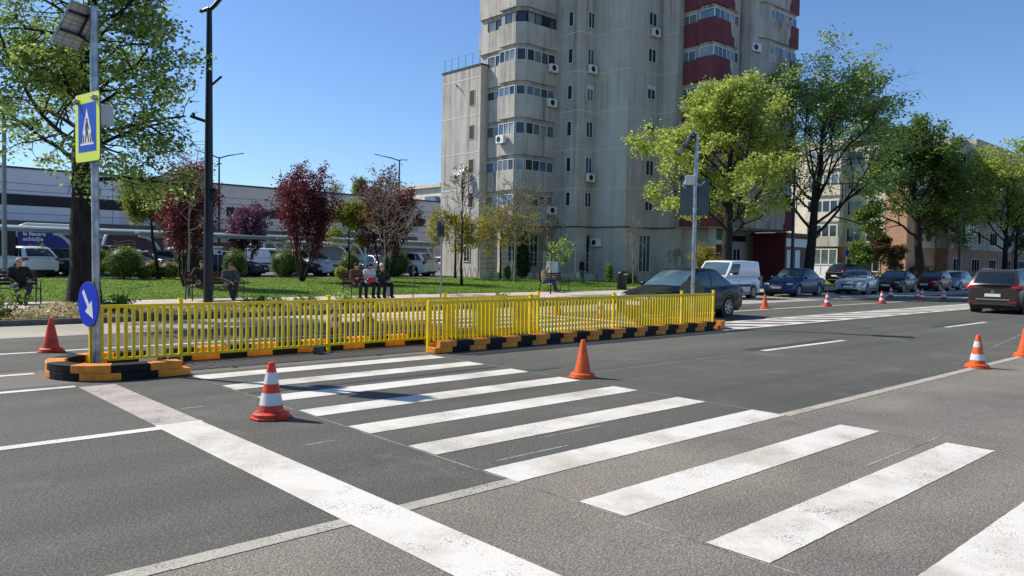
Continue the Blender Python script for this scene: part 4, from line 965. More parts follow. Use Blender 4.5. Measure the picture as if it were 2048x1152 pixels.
o = MB().extr([(-.13, 0), (.13, 0), (.15, .38), (.06, .42), (.05, .52), (-.05, .52), (-.06, .42), (-.15, .38)], (0, 0, 0), (1, 0, 0), (0, 0, 1), (0, .10, 0)).build('carrier_bag', M['white'], None, None, (on_y(777, b2y-.1, 590), b2y-.2, .22), bevel=.02)
tag(o, 'white carrier bag hanging at the right end of the middle bench', 'bag')
person('bald man in tan jacket and blue jeans reading on the brown bench', on_y(1090, 26.25, 580), 26.25, .16, .55, {'head': (.02, -.10, 1.15), 'look': (.3, -1, -.3), 'neck': (0, -.04, 1.0), 'wrl': (-.06, -.36, .74), 'wrr': (.12, -.36, .74), 'anl': (-.02, -.50, .09), 'anr': (.16, -.54, .09)},
       '#8d7f68', '#36435c', None, None, shoes='#6a6a6c')
person('standing woman with dark red hair, black cardigan and green trousers', on_y(1163, 33.4, 560), 33.4, .27, .2,
       {'pelvis': (0, 0, .86), 'chest': (0, .01, 1.20), 'neck': (0, .01, 1.37), 'head': (0, -.01, 1.52), 'shl': (-.17, .01, 1.32), 'shr': (.17, .01, 1.32), 'ell': (-.25, .02, 1.05), 'elr': (.25, .02, 1.05), 'wrl': (-.26, -.08, .82), 'wrr': (.27, -.04, .80),
        'hil': (-.08, 0, .84), 'hir': (.08, 0, .84), 'knl': (-.09, -.02, .46), 'knr': (.08, -.06, .47), 'anl': (-.10, .03, .08), 'anr': (.09, -.06, .08)},
       '#17171b', '#17705a', '#4a2024', None, group='people on the lawn', hairlen=.05)
o = MB().extr([(-.11, 0), (.11, 0), (.13, .3), (.05, .34), (.03, .44), (-.03, .44), (-.05, .34), (-.13, .3)], (0, 0, 0), (1, 0, 0), (0, 0, 1), (0, .09, 0)).build('shopping_bag', pm('pale_pink_bag', '#d8c0b6', .5), None, None, (on_y(1155, 33.3, 560)-.02, 33.2, .62), bevel=.02)
tag(o, 'pale pink shopping bag in the hand of the standing woman', 'bag')
# ================================================================== cars
M['tyre'] = pm('tyre_rubber', '#141414', .85, 0, .1, 10); M['rim'] = pm('alloy_rim', '#a9acae', .3, .8, .06); M['cglass'] = m_glass('car_glass', '#1b272c', .04, .6); M['cglass2'] = m_glass('teal_car_glass', '#4d666f', .04, .6)
M['trim'] = pm('black_trim', '#0d0e0f', .5, 0, .05); M['tail'] = pm('red_tail_lamp', '#a80f14', .15, 0, .1, 20, coat=.6); M['headl'] = pm('headlamp', '#c9d0d4', .08, .2, .15, 20, coat=.8)
M['plate'] = pm('number_plate', '#dfe0de', .4, 0, .03); M['chrome'] = pm('chrome', '#c4c7c9', .15, .9, .03)
def car_paint(c, metal=.35): return pm('car_paint_'+c.lstrip('#'), c, .3, metal if c in ('#aab0b6', '#7f8da0', '#a8adb0', '#5d6a74', '#b4b8ba', '#888d90') else .0, .03, 2, coat=.5 if sum(S(c)[:3]) > .25 else .22, spec=.5 if sum(S(c)[:3]) > .25 else .3)
def lerp_list(L, x):
    if x <= L[0][0]: return L[0][1]
    for (a, b), (c, d) in zip(L, L[1:]):
        if x <= c:
            t = (x-a)/(c-a); t = t*t*(3-2*t)*.5+t*.5; return b+(d-b)*t
    return L[-1][1]
CARS = {  # L W H | bonnet base z, windscreen base/top, roof end, rear glass base (x from front), belt z, boot z, wheel x, wheel radius, roof half-width factor
 'sedan': dict(L=4.62, W=1.78, H=1.50, nose=.66, hood=.93, xa=1.30, xb=2.18, xc=3.20, xd=4.02, belt=.93, boot=1.01, wx=(.88, 3.58), wr=.315),
 'saloon': dict(L=4.70, W=1.83, H=1.43, nose=.66, hood=.92, xa=1.35, xb=2.28, xc=3.25, xd=4.15, belt=.92, boot=.98, wx=(.90, 3.70), wr=.325),
 'hatch': dict(L=4.10, W=1.74, H=1.48, nose=.66, hood=.93, xa=1.15, xb=1.95, xc=3.45, xd=4.00, belt=.94, boot=.96, wx=(.82, 3.36), wr=.305),
 'suv': dict(L=4.60, W=1.86, H=1.68, nose=.80, hood=1.05, xa=1.30, xb=2.05, xc=3.90, xd=4.50, belt=1.06, boot=1.06, wx=(.90, 3.62), wr=.36),
 'mpv': dict(L=4.40, W=1.80, H=1.63, nose=.72, hood=1.00, xa=1.05, xb=1.95, xc=3.98, xd=4.34, belt=1.06, boot=1.08, wx=(.88, 3.56), wr=.325),
 'van': dict(L=4.20, W=1.74, H=1.83, nose=.76, hood=1.06, xa=.95, xb=1.55, xc=4.06, xd=4.17, belt=1.08, boot=1.08, wx=(.86, 3.45), wr=.31)}
def car(name, label, kind, colour, x, y, rot, z=0.0, cat='car', group=None, rear_plate=True, rails=False, lights=True):
    K = CARS[kind]; L, W, H = K['L'], K['W'], K['H']; hw = W/2; pa = car_paint(colour); V = Vector
    t = thing(name, label, cat, (x, y, z+.004), rot, group)
    ox = -L/2; three = kind in ('sedan', 'saloon')
    zd = [(0, K['nose']-.16), (.10, K['nose']), (.45, K['nose']+.13), (K['xa'], K['hood']), (min(K['xd']-.05, L-.22), K['boot']), (L-.12, K['boot']-.03), (L-.03, K['boot']-(.13 if three else .06)), (L, K['boot']-(.32 if three else .14))]
    wp = [(0, .70), (.06, .80), (.22, .90), (.6, .975), (1.2, 1.0), (L-1.2, 1.0), (L-.5, .965), (L-.15, .90 if three else .945), (L-.03, .84 if three else .91), (L, .78 if three else .87)]
    def low(u):
        z_ = .20+(.06*max(0, 1-u/.5))+(.10*max(0, 1-(L-u)/.6))
        for c in K['wx']:
            d = K['wr']*1.16; q = d*d-(u-c)**2
            if q > 0: z_ = max(z_, K['wr']+math.sqrt(q))
        return z_
    us = sorted(set([0, .03, .06, .10, .16, .24]+[i*.12 for i in range(3, int(L/.12))]+[L-.24, L-.16, L-.1, L-.06, L-.03, L]+[c+K['wr']*1.16*s for c in K['wx'] for s in (-1.001, -.97, -.9, -.75, -.5, -.25, 0, .25, .5, .75, .9, .97, 1.001)]))
    NP = 8; v = []
    def sect(u):
        z1 = lerp_list(zd, u); z0 = min(low(u), z1-.10); h = hw*lerp_list(wp, u); zs = z1-.075
        base = [(.95, z0), (.985, z0+.10*(zs-z0)), (1.0, z0+.42*(zs-z0)), (.995, z0+.74*(zs-z0)), (.965, zs), (.90, z1-.018), (.5, z1+.022), (0, z1+.035)]
        return [(h*a, b) for a, b in base]
    for u in us:
        s_ = sect(u)
        for a, b in s_: v.append((ox+u, a, b))
        for a, b in s_[-2::-1]: v.append((ox+u, -a, b))
    n = 2*NP-1; b = MB(); fs = [(i*n+k, i*n+k+1, (i+1)*n+k+1, (i+1)*n+k) for i in range(len(us)-1) for k in range(n-1)]
    fs += [tuple(range(n)), tuple(range((len(us)-1)*n, len(us)*n))[::-1]]
    b.add(v, fs)
    # cabin as a rounded loft
    bz, rz = K['belt']-.02, H-.055; kb, kr = .90, .70 if kind != 'van' else .84
    xa, xb, xc, xd = (ox+K[k] for k in ('xa', 'xb', 'xc', 'xd'))
    def cab(side, u, w):                     # 0 windscreen, 1 side at -y, 2 rear glass, 3 side at +y
        e = lambda k, xx0, xx1: None
        yb, yr = hw*kb, hw*kr
        if side in (0, 2):
            s_ = 1 if side == 0 else -1
            q0, q1 = (xa, xb) if side == 0 else (xd, xc)
            yy = (1-2*u)*s_
            bl = (1-yy*yy)
            P0 = V((q0-s_*.13*bl, yy*yb, bz+(.02*bl))); P1 = V((q1-s_*.07*bl, yy*yr, rz+.02*bl))
        else:
            s_ = -1 if side == 1 else 1
            a = u if side == 1 else 1-u
            P0 = V((xa+(xd-xa)*a, s_*(yb+.035*math.sin(PI*a)), bz)); P1 = V((xb+(xc-xb)*a, s_*(yr+.03*math.sin(PI*a)), rz+.025*math.sin(PI*a)))
        P = P0.lerp(P1, w); k = math.sin(PI*w)*.035
        if side in (1, 3): P.y += s_*k
        else: P.x -= s_*k*(1.2 if side == 0 else 1)*(1 if kind != 'van' or side == 0 else .3)
        return P
    nu, nw = 8, 6; ring = lambda w: [cab(s_, i/nu, w) for s_ in (0, 1, 2, 3) for i in range(nu)]
    vs = [p for j in range(nw+1) for p in ring(j/nw)]; m_ = 4*nu
    top = ring(1); c = V(((xb+xc)/2, 0, H))
    for k_, hh in ((.9, .035), (.6, .055), (.25, .058)): vs += [V((c.x+(p.x-c.x)*k_, p.y*k_, p.z+(hh-(p.z-rz)*(1-k_)))) for p in top]
    J = nw+4; fs = [(j*m_+i, j*m_+(i+1) % m_, (j+1)*m_+(i+1) % m_, (j+1)*m_+i) for j in range(J-1) for i in range(m_)]+[tuple(range((J-1)*m_, J*m_))]
    bb = len(b.v); b.add(vs, fs)
    b.build('body', pa, t, 38)
    MB().box(ox+.3, -ox-.25, -hw*.86, hw*.86, .17, .62).build('underbody', M['trim'], t)
    for c_ in K['wx']:
        for s_ in (-1, 1): MB().tube([(ox+c_, s_*(hw-.30), K['wr']), (ox+c_, s_*(hw-.035), K['wr'])], K['wr']*1.15, 24).build('wheel_arch', M['trim'], t, 50)
    def patch(name, side, u0, u1, w0, w1, mat=None, off=.005, par=t, skew0=0, skew1=0):
        a = 8; vs = []
        for j in range(a+1):
            for i in range(a+1):
                w_ = w0+(w1-w0)*j/a; ul = u0+skew0*j/a; ur = u1+skew1*j/a; u_ = ul+(ur-ul)*i/a
                p = cab(side, u_, w_); du = cab(side, u_+.01, w_)-cab(side, u_-.01, w_); dw = cab(side, u_, w_+.01)-cab(side, u_, w_-.01)
                nn = du.cross(dw).normalized()
                if nn.dot(p-V((0, 0, .9))) < 0: nn = -nn
                vs.append(p+nn*off)
        mat = mat or (M['cglass2'] if name in ('windscreen',) or label.startswith('black sedan') else None)
        q = MB().add(vs, [(j*(a+1)+i, j*(a+1)+i+1, (j+1)*(a+1)+i+1, (j+1)*(a+1)+i) for j in range(a) for i in range(a)])
        return q.build(name, mat or M['cglass'], par, 180)
    patch('windscreen', 0, .05, .95, .10, .93)
    if kind == 'van':
        for s_ in (1, 3):
            a0, a1 = (.04, .30) if s_ == 1 else (.70, .96); patch('side_window', s_, a0, a1, .12, .84)
        patch('rear_window', 2, .10, .46, .25, .82); patch('rear_window', 2, .54, .90, .25, .82)
    else:
        cuts = [(.05, .47), (.50, .80), (.82, .95)] if kind in ('suv', 'mpv') else [(.06, .48), (.51, .84), (.855, .955)]
        for s_ in (1, 3):
            for a0, a1 in cuts:
                if s_ == 3: a0, a1 = 1-a1, 1-a0
                patch('side_window', s_, a0, a1, .13, .90)
        patch('rear_window', 2, .08, .92, .12, .88)
    # wheels
    for c_ in K['wx']:
        for s_ in (-1, 1):
            wr = K['wr']; yo = s_*(hw-.03); yi = s_*(hw-.22); q = MB()
            q.tube([(ox+c_, yi, wr), (ox+c_, yi+(yo-yi)*.12, wr), (ox+c_, yi+(yo-yi)*.85, wr), (ox+c_, yo, wr)], [wr*.9, wr, wr, wr*.93], 28)
            wl = q.build('wheel', M['tyre'], t, 40)
            q = MB(); rr = wr*.68
            q.tube([(ox+c_, yo-s_*.02, wr), (ox+c_, yo+s_*.004, wr)], rr, 24, 1); q.tube([(ox+c_, yo-s_*.01, wr), (ox+c_, yo+s_*.012, wr)], rr*.24, 12)
            ns = 7
            for k in range(ns):
                a = 2*PI*k/ns; d = V((math.cos(a), 0, math.sin(a))); e = V((-math.sin(a), 0, math.cos(a)))
                q.obox(V((ox+c_, yo+s_*.002, wr))+d*rr*.16-e*rr*.10, d*rr*.78, e*rr*.20, V((0, s_*.009, 0)))
            for k in range(24):
                a0, a1 = 2*PI*k/24, 2*PI*(k+1)/24; C0 = V((ox+c_, yo+s_*.006, wr)); P = lambda r_, a: C0+V((math.cos(a), 0, math.sin(a)))*r_
                q.obox(P(rr*.90, a0), P(rr*.90, a1)-P(rr*.90, a0), P(rr*1.02, a0)-P(rr*.90, a0), V((0, s_*.009, 0)))
            q.build('rim', [M['rim'], M['trim']], wl, 40)
    def sidept(u, k):                         # point on the flank, k 0..1 from sill to shoulder
        s_ = sect(u)[:5]; f = k*4; i = min(3, int(f)); return V((ox+u, s_[i][0]+(s_[i+1][0]-s_[i][0])*(f-i), s_[i][1]+(s_[i+1][1]-s_[i][1])*(f-i)))
    for s_ in (-1, 1):                        # doors: seam lines and handles
        xs = [K['xa']+.10, (K['xa']+K['xd'])/2-.02, K['xd']-.40] if kind != 'van' else [K['xa']+.15, K['xa']+1.18]
        q = MB()
        for u in xs: q.tube([V((p.x, p.y*s_, p.z)) for p in [sidept(u+.02*k_, k_) for k_ in (.15, .4, .7, 1.0)]], .006, 5)
        q.build('door_seam', M['trim'], t, 180)
        q = MB()
        for u in xs[1:]: p = sidept(u-.17, .83); q.obox((p.x-.09, s_*p.y-.008*(1 if s_ > 0 else -1), p.z-.012), (.18, 0, 0), (0, s_*.028, 0), (0, 0, .026))
        q.build('door_handle', pa if kind != 'van' else M['trim'], t, bevel=.006)
        p = V((ox+K['xa']+.26, s_*(hw*.93+.09), K['belt']+.07)); q = MB().ell(p, (.06, .10, .075), 12, 8); q.beam(p, (p.x+.02, s_*hw*.88, p.z-.05), .04, .03)
        q.build('mirror', pa if kind not in ('van',) else M['white'], t, 60)
        p = sidept(.20, .80); 
        MB().ell((ox+.26, s_*(hw*.70), K['nose']+.0), (.20, .18, .075), 16, 8).build('headlight', M['headl'], t, 180)
        MB().ell((-ox-.14, s_*hw*(.74 if three else .78), K['boot']-(.22 if three else .12)), (.145, .185 if kind != 'mpv' else .26, .115 if kind not in ('suv',) else .2), 16, 8).build('tail_light', M['tail'], t, 180)
        st = MB(); st.obox((ox+K['wx'][0]+.42, s_*(hw*.985), .27), (K['wx'][1]-K['wx'][0]-.84, 0, 0), (0, s_*.012, 0), (0, 0, .09 if kind != 'van' else .04))
        if kind == 'van': st.obox((ox+K['wx'][0]+.5, s_*hw*1.0, .58), (1.75, 0, 0), (0, s_*.018, 0), (0, 0, .12))
        st.build('sill_trim', M['trim'], t, bevel=.005)
    q = MB(); q.box(ox-.012, ox+.25, -hw*.42, hw*.42, K['nose']-.20, K['nose']-.03); g_ = q.build('grille', M['trim'], t, bevel=.02)
    q = MB()
    for k in range(4): q.box(ox-.018, ox-.010, -hw*.40, hw*.40, K['nose']-.185+.042*k, K['nose']-.172+.042*k)
    q.build('grille_bar', M['chrome'], g_)
    MB().box(ox-.006, ox+.2, -hw*.62, hw*.62, .24, .34).build('bumper_insert', M['trim'], t, bevel=.02); MB().box(-ox-.2, -ox+.008, -hw*.66, hw*.66, .28, .37).build('bumper_insert', M['trim'], t, bevel=.02)
    for xx, zz in ((ox-.030, .42), (-ox+.004, K['boot']-.42 if kind in ('sedan', 'saloon') else .62)):
        pl = MB().box(xx, xx+.018, -.26, .26, zz, zz+.112).build('number_plate', M['plate'], t, bevel=.004)
    if rails:
        for s_ in (-1, 1): MB().tube([cab(1 if s_ < 0 else 3, a if s_ < 0 else 1-a, 1)+V((0, -s_*.06, hh)) for a, hh in ((.12, .0), (.16, .055), (.5, .065), (.84, .055), (.9, .0))], .014, 8).build('roof_rail', M['chrome'], t, 60)
    return t
G1 = 'cars parked along the far kerb'; G2 = 'cars in the shop car park'
t = car('black_sedan', 'black sedan waiting in the far lane behind the right end of the fences', 'sedan', '#070709', 19.95, 13.86, 0)
car('white_panel_van', 'small white panel van with dusty roof parked at the far kerb', 'van', '#dfe1e2', 33.1, 20.55, .02, cat='van', group=G1)
car('blue_car', 'dark blue car parked between the white van and the silver car', 'sedan', '#12325c', 40.1, 20.5, .07, group=G1)
car('silver_car', 'silver saloon car parked between the blue and the black cars', 'saloon', '#aab0b6', 47.6, 20.3, .20, group=G1)
car('black_parked_car', 'black saloon car parked between the silver and the red cars', 'saloon', '#101215', 54.4, 20.6, .10, group=G1)
car('red_car', 'dark red car parked behind the black saloon', 'hatch', '#6f0f18', 61.2, 20.6, .06, group=G1)
car('grey_blue_car', 'pale blue-grey car parked at the end of the row, half hidden by the brown car', 'hatch', '#7f8da0', 66.3, 20.8, .03, group=G1)
car('dark_suv', 'black off-road car parked by the porch steps behind the silver car', 'suv', '#0c0d0f', on_y(1703, 28.2, 550), 28.2, PI-.2, .2)
t = car('brown_family_car', 'dark brown family car with roof rails driving away on the right', 'mpv', '#3a302c', 34.55, 8.86, PI+.02, rails=True)
e = MB(); e.tube([(2.212, 0, .80), (2.228, 0, .80)], .058, 20); bd = e.build('badge', M['chrome'], t, 40)
e = MB(); e.tube([(2.227, 0, .80), (2.231, 0, .80)], .045, 20); e.build('badge_disc', M['trim'], bd, 40)
e = MB()
for a, b_ in (((-.026, .032), (0, -.002)), ((.026, .032), (0, -.002)), ((-.036, .012), (-.017, -.036)), ((-.017, -.036), (0, -.004)), ((0, -.004), (.017, -.036)), ((.017, -.036), (.036, .012))): e.beam((2.233, a[0], .80+a[1]), (2.233, b_[0], .80+b_[1]), .009, .004, up=(1, 0, 0))
e.build('badge_letters', M['chrome'], bd)
MB().box(2.15, 2.222, -.55, .55, .50, .545).build('chrome_strip', M['chrome'], t, bevel=.01)
for s_ in (-1, 1): MB().box(2.14, 2.212, s_*.62-.14, s_*.62+.14, .40, .44).build('reflector', M['tail'], t, bevel=.01)
MB().tube([(2.02, .1, 1.02), (2.235, .02, 1.04), (2.235, -.30, 1.07)], .010, 6).build('wiper', M['trim'], t, 60)

P2 = PI/2
ZL = .425
car('white_hatchback', 'white hatchback with red tail light at the left edge of the car park', 'hatch', '#e4e5e4', 8.1, 44.6, -P2+.25, ZL, group=G2)
car('dark_green_car', 'dark car facing the road right of the white hatchback', 'saloon', '#1d2628', 10.5, 47.8, P2+.1, ZL, group=G2)
car('silver_estate', 'silver car roof showing behind the clipped shrub right of the big tree', 'suv', '#a8adb0', on_y(212, 49, 545), 49, P2, ZL, group=G2)
car('white_far_car', 'white car roof just behind the large clipped shrub', 'sedan', '#e4e5e4', on_y(262, 57, 545), 57, P2, ZL, group=G2)
car('grey_blue_saloon', 'grey-blue saloon seen from the rear behind the three low shrubs', 'saloon', '#5d6a74', on_y(310, 45.4, 545), 45.4, -P2+.15, ZL, group=G2)
car('white_suv', 'white car facing the road behind the grey-blue saloon', 'suv', '#e4e5e4', on_y(358, 52, 545), 52, P2-.3, ZL, group=G2)
car('dark_blue_suv', 'dark car half hidden behind the black street lamp', 'suv', '#141922', on_y(402, 50, 545), 50, P2, ZL, group=G2)
car('white_sedan', 'white car behind the dark grey saloon by the street lamp', 'sedan', '#e4e5e4', on_y(458, 54, 545), 54, P2+.4, ZL, group=G2)
car('dark_grey_saloon', 'dark grey saloon turned to the right behind the reddish bench', 'saloon', '#3a4048', 18.7, 45.2, P2+.75, ZL, group=G2)
car('white_delivery_van', 'white delivery van far back under the car park canopy', 'van', '#dfe1e2', on_y(545, 58, 545), 58, P2+.9, ZL, cat='van', group=G2)
car('black_saloon', 'black car nose towards the lawn left of the white off-road car', 'saloon', '#17191c', on_y(602, 47, 545), 47, P2+.1, ZL, group=G2)
car('white_offroad_car', 'white off-road car with sloping windscreen left of the golden shrub', 'suv', '#e4e5e4', 24.85, 46.6, P2+.35, ZL, group=G2)
car('blue_hatchback', 'blue car roof behind the three seated people', 'hatch', '#16245c', on_y(718, 53, 545), 53, P2, ZL, group=G2)
car('grey_small_car', 'pale grey car between the plum tree trunk and the canopy arch', 'hatch', '#b4b8ba', on_y(757, 56, 545), 56, P2, ZL, group=G2)
car('white_estate', 'white estate car with tall red tail light under the right end of the canopy', 'suv', '#e4e5e4', 31.9, 45.8, -P2+.35, ZL, group=G2)
car('grey_far_car', 'grey car in the gap between the canopy and the tower', 'hatch', '#888d90', on_y(893, 60, 545), 60, P2, ZL, group=G2)

# ================================================================== car park canopies
M['canopy'] = pm('canopy_sheet', '#8f9796', .45, .2, .06); M['whitesteel'] = pm('white_steel', '#eef0f0', .4, 0, .04)
def canopy(x0, x1, y, label, frames):
    t = thing('car_park_canopy', label, 'canopy', (x0, y, .42), 0, 'canopies over the parked cars'); L = x1-x0
    MB().obox((0, -.2, 2.34), (L, 0, 0), (0, 5.2, .25), (0, 0, .10)).build('roof_sheet', M['canopy'], t)
    b = MB(); b.box(0, L, -.28, -.2, 2.22, 2.42); b.build('fascia', M['canopy'], t, bevel=.01)
    MB().box(0, L, -.31, -.285, 2.39, 2.46).build('gutter', M['whitesteel'], t)
    for fx_ in frames:
        f = fx_-x0; q = MB()
        q.beam((f, .25, 0), (f, .25, 2.2), .13, .16); a = [(f-1.35+1.2*math.sin(R(k*9)), -.12, .02+2.15*math.cos(R(k*9))) for k in range(11)]
        q.tube(a, .08, 8); q.beam((f, 0, 2.2), (f, 4.8, 2.32), .1, .16)
        q.build('frame', M['whitesteel'], t, 40)
    return t
canopy(3.5, 13.4, 45, 'left section of the long car park canopy', [10.9, 5.2])
canopy(13.6, 23.4, 45, 'middle section of the long car park canopy, behind the black street lamp', [15.2, 22.35])
canopy(23.6, 34.2, 45, 'right section of the long car park canopy, nearest the tower', [28.25, 34.0])
canopy(27, 40, 60, 'farther canopy in the second row of the car park', [28, 32, 36])

# trolley shelters with posters (words as on the boards)
def text(parent, s, size, loc, rotz, mat, name='lettering', bold=0):
    c = bpy.data.curves.new(name, 'FONT'); c.body = s; c.size = size; c.extrude = .002; c.offset = bold; c.align_x = 'LEFT'
    o = bpy.data.objects.new(name, c); COL.objects.link(o); o.parent = parent; o.location = loc; c.materials.append(mat); dg = bpy.context.evaluated_depsgraph_get(); me = bpy.data.meshes.new_from_object(o.evaluated_get(dg)); bpy.data.objects.remove(o)
    o = bpy.data.objects.new(name, me); COL.objects.link(o); o.parent = parent; o.location = loc; o.rotation_euler = (PI/2, 0, rotz); return o
M['poster_blue'] = pm('poster_blue', '#16247a', .4, 0, .08, 1.5); M['poster_wine'] = pm('poster_wine', '#3d1626', .4, 0, .25, 1.2, c2='#1a1430'); M['poster_red'] = pm('poster_red', '#c22a3a', .4); M['poster_gold'] = pm('poster_gold', '#d8b04a', .4)
px = on_y(36, 62, 480)
t = thing('poster_shelter', 'trolley shelter with a blue poster reading la fiecare achizitie', 'poster shelter', (px, 62, .42))
MB().box(0, 4.1, .06, .12, .8, 2.9).build('poster', M['poster_blue'], t)
text(t, 'la fiecare', .38, (.3, .05, 2.36), 0, M['white'], bold=.008); text(t, 'achiziție', .38, (.3, .05, 2.0), 0, M['white'], bold=.008)
MB().extr([(2.9+.4*math.cos(R(18*k)), 2.65+.16*math.sin(R(18*k))) for k in range(20)], (0, .054, 0), (1, 0, 0), (0, 0, 1), (0, .005, 0)).build('red_spot', M['poster_red'], t)
MB().extr([(2.5, .85), (3.3, .85), (3.3, 1.5)], (0, .054, 0), (1, 0, 0), (0, 0, 1), (0, .005, 0)).build('gold_corner', M['poster_gold'], t)
MB().box(3.38, 4.0, .045, .055, 1.0, 2.4).build('price_panel', M['white'], t)
q = MB(); q.tube([(-.35, 0, 0), (-.3, 0, 2.0), (-.1, 0, 2.9), (.5, 0, 3.15), (3.7, 0, 3.15), (4.3, 0, 2.9), (4.5, 0, 2.0), (4.55, 0, 0)], .09, 8); q.build('hoop', M['whitesteel'], t, 60)
px = on_y(215, 62, 480)
t = thing('poster_shelter', 'trolley shelter with a dark wine red poster', 'poster shelter', (px, 62, .42))
MB().box(0, 5.6, .06, .12, .5, 2.6).build('poster', M['poster_wine'], t)
q = MB()
for k in range(4): q.tube([(.4+.2*i, .05, 1.5+.22*k+.06*math.sin(i*.9+k)) for i in range(9)], .016, 5)
q.build('script_flourish', M['poster_gold'], t, 60)
q = MB(); q.tube([(-.35, 0, 0), (-.3, 0, 2.0), (-.1, 0, 2.6), (.5, 0, 2.85), (5.2, 0, 2.85), (5.8, 0, 2.6), (6.0, 0, 2.0), (6.05, 0, 0)], .09, 8); q.build('hoop', M['whitesteel'], t, 60)
t = thing('dark_board', 'black notice board at the left edge of the car park', 'board', (on_y(-6, 43.5, 500), 43.4, .42))
MB().box(0, .75, 0, .06, 1.05, 2.2).build('board', M['black'], t); MB().box(.34, .4, .06, .12, 0, 2.2).build('post', M['grey_metal'], t)
t = thing('parking_sign', 'small white parking sign on a post by the dark grey saloon', 'sign', (on_y(436, 43.2, 520), 43.2, .42))
MB().tube([(0, 0, 0), (0, 0, 1.7)], .03, 8).build('post', M['grey_metal'], t, 40); MB().box(-.24, .24, -.04, -.01, 1.25, 1.55).box(-.26, .26, -.05, -.01, 1.62, 1.75).build('sign_plate', M['white'], t)
MB().extr([(.09*math.cos(R(18*k))+.06, 1.4+.09*math.sin(R(18*k))) for k in range(20)], (0, -.046, 0), (1, 0, 0), (0, 0, 1), (0, .005, 0)).build('disc', M['deep_blue'], t)

# ================================================================== long grey shop building
M['panel'] = pm('grey_cladding', '#e2e2e8', .55, 0, .04, .4); M['panel2'] = pm('warm_grey_cladding', '#d9d4cb', .6, 0, .05, .4); M['groove'] = pm('cladding_joint', '#3d3f45', .7); M['louvre'] = pm('dark_louvre', '#33343a', .5, .2, .06)
YB = 80; XE = 61.2; XS = -30; XM = 40
t = thing('shop_building', 'long low grey clad shop building behind the car park', 'building', (XS, YB, .42))
lw = lambda a: a-XS; zl = -.42
for a, b_, mt in ((XS, 22.6, M['panel']), (22.606, XE, M['panel2'])): MB().box(lw(a), lw(b_), 0, 40, 3.0+zl, 9.0+zl).build('upper_wall', mt, t)
MB().box(lw(XS), lw(XE)-.5, .6, 39, 0, 3.05+zl).build('lower_wall', pm('shop_front', '#8d9096', .6, 0, .1, .3), t)
q = MB()
for z in (7.7, 7.05, 5.05): q.box(0, lw(XE)-.01, -.006, .01, z+zl-.02, z+zl+.02)
k = XS
while k < XE: q.box(lw(k), lw(k)+.035, -.007, .01, 3.02+zl, 8.98+zl); k += 10.4
q.build('panel_joint', M['groove'], t)
for a, b_ in ((XS, 31.5), (33, 52.5), (56.8, 58.8)):
    q = MB(); q.box(lw(a), lw(b_), -.02, .02, 5.75+zl, 6.75+zl)
    for i in range(6): q.obox((lw(a), -.10, 5.80+zl+.155*i), (b_-a, 0, 0), (0, .08, .05), (0, 0, .02))
    q.build('louvre_band', M['louvre'], t)
MB().box(-.2, lw(XE)+.1, -.12, 40.1, 9.0+zl, 9.16+zl).build('roof_edge', M['groove'], t)
q = MB().box(lw(-10), lw(56), -2.2, .5, 3.75+zl, 4.35+zl).build('entrance_canopy', pm('brownish_canopy', '#5d5853', .6, 0, .1, .5), t)
MB().tube([(lw(39.5), 1, 9.1+zl), (lw(39.5), 1, 11.4+zl)], .03, 6).build('roof_mast', M['grey_metal'], t)
for k in range(7):
    x0 = lw(-4+k*8.6); f = MB().box(x0, x0+3.0, .52, .62, .2, 2.8).build('window', M['groove'], t); MB().box(x0+.1, x0+2.9, .49, .515, .3, 2.7).build('pane', M['cglass'], f)
# ================================================================== grey concrete apartment tower
M['conc'] = m_concrete('tower_render', '#b0aba1', '#c6c1b6', '#5d564c', .75)
M['conc_g'] = m_concrete('tower_render_blue_grey', '#b9b5a9', '#cac6ba', '#7e7a6e', .45)
M['conc_red'] = m_concrete('red_balcony_paint', '#723e43', '#7f4a4f', '#55302f', .5)
M['conc_white'] = pm('white_line_paint', '#d6d4cf', .8, 0, .05)
M['wframe'] = pm('white_window_frame', '#d9dad8', .4, 0, .04); M['dframe'] = pm('dark_window_frame', '#2a221f', .5, 0, .08)
GL = [m_glass('glass_dark', '#1c2529'), m_glass('glass_blue', '#5d7b8e'), m_glass('glass_curtain', '#9aa09c', .12), m_glass('glass_teal', '#36565c'), m_glass('glass_grey', '#747b79', .1)]
qr = random.Random(77)
def wall_dirs(p0, p1):
    d = Vector((p1[0]-p0[0], p1[1]-p0[1], 0)); L = d.length; d.normalize(); return d, Vector((d.y, -d.x, 0)), L
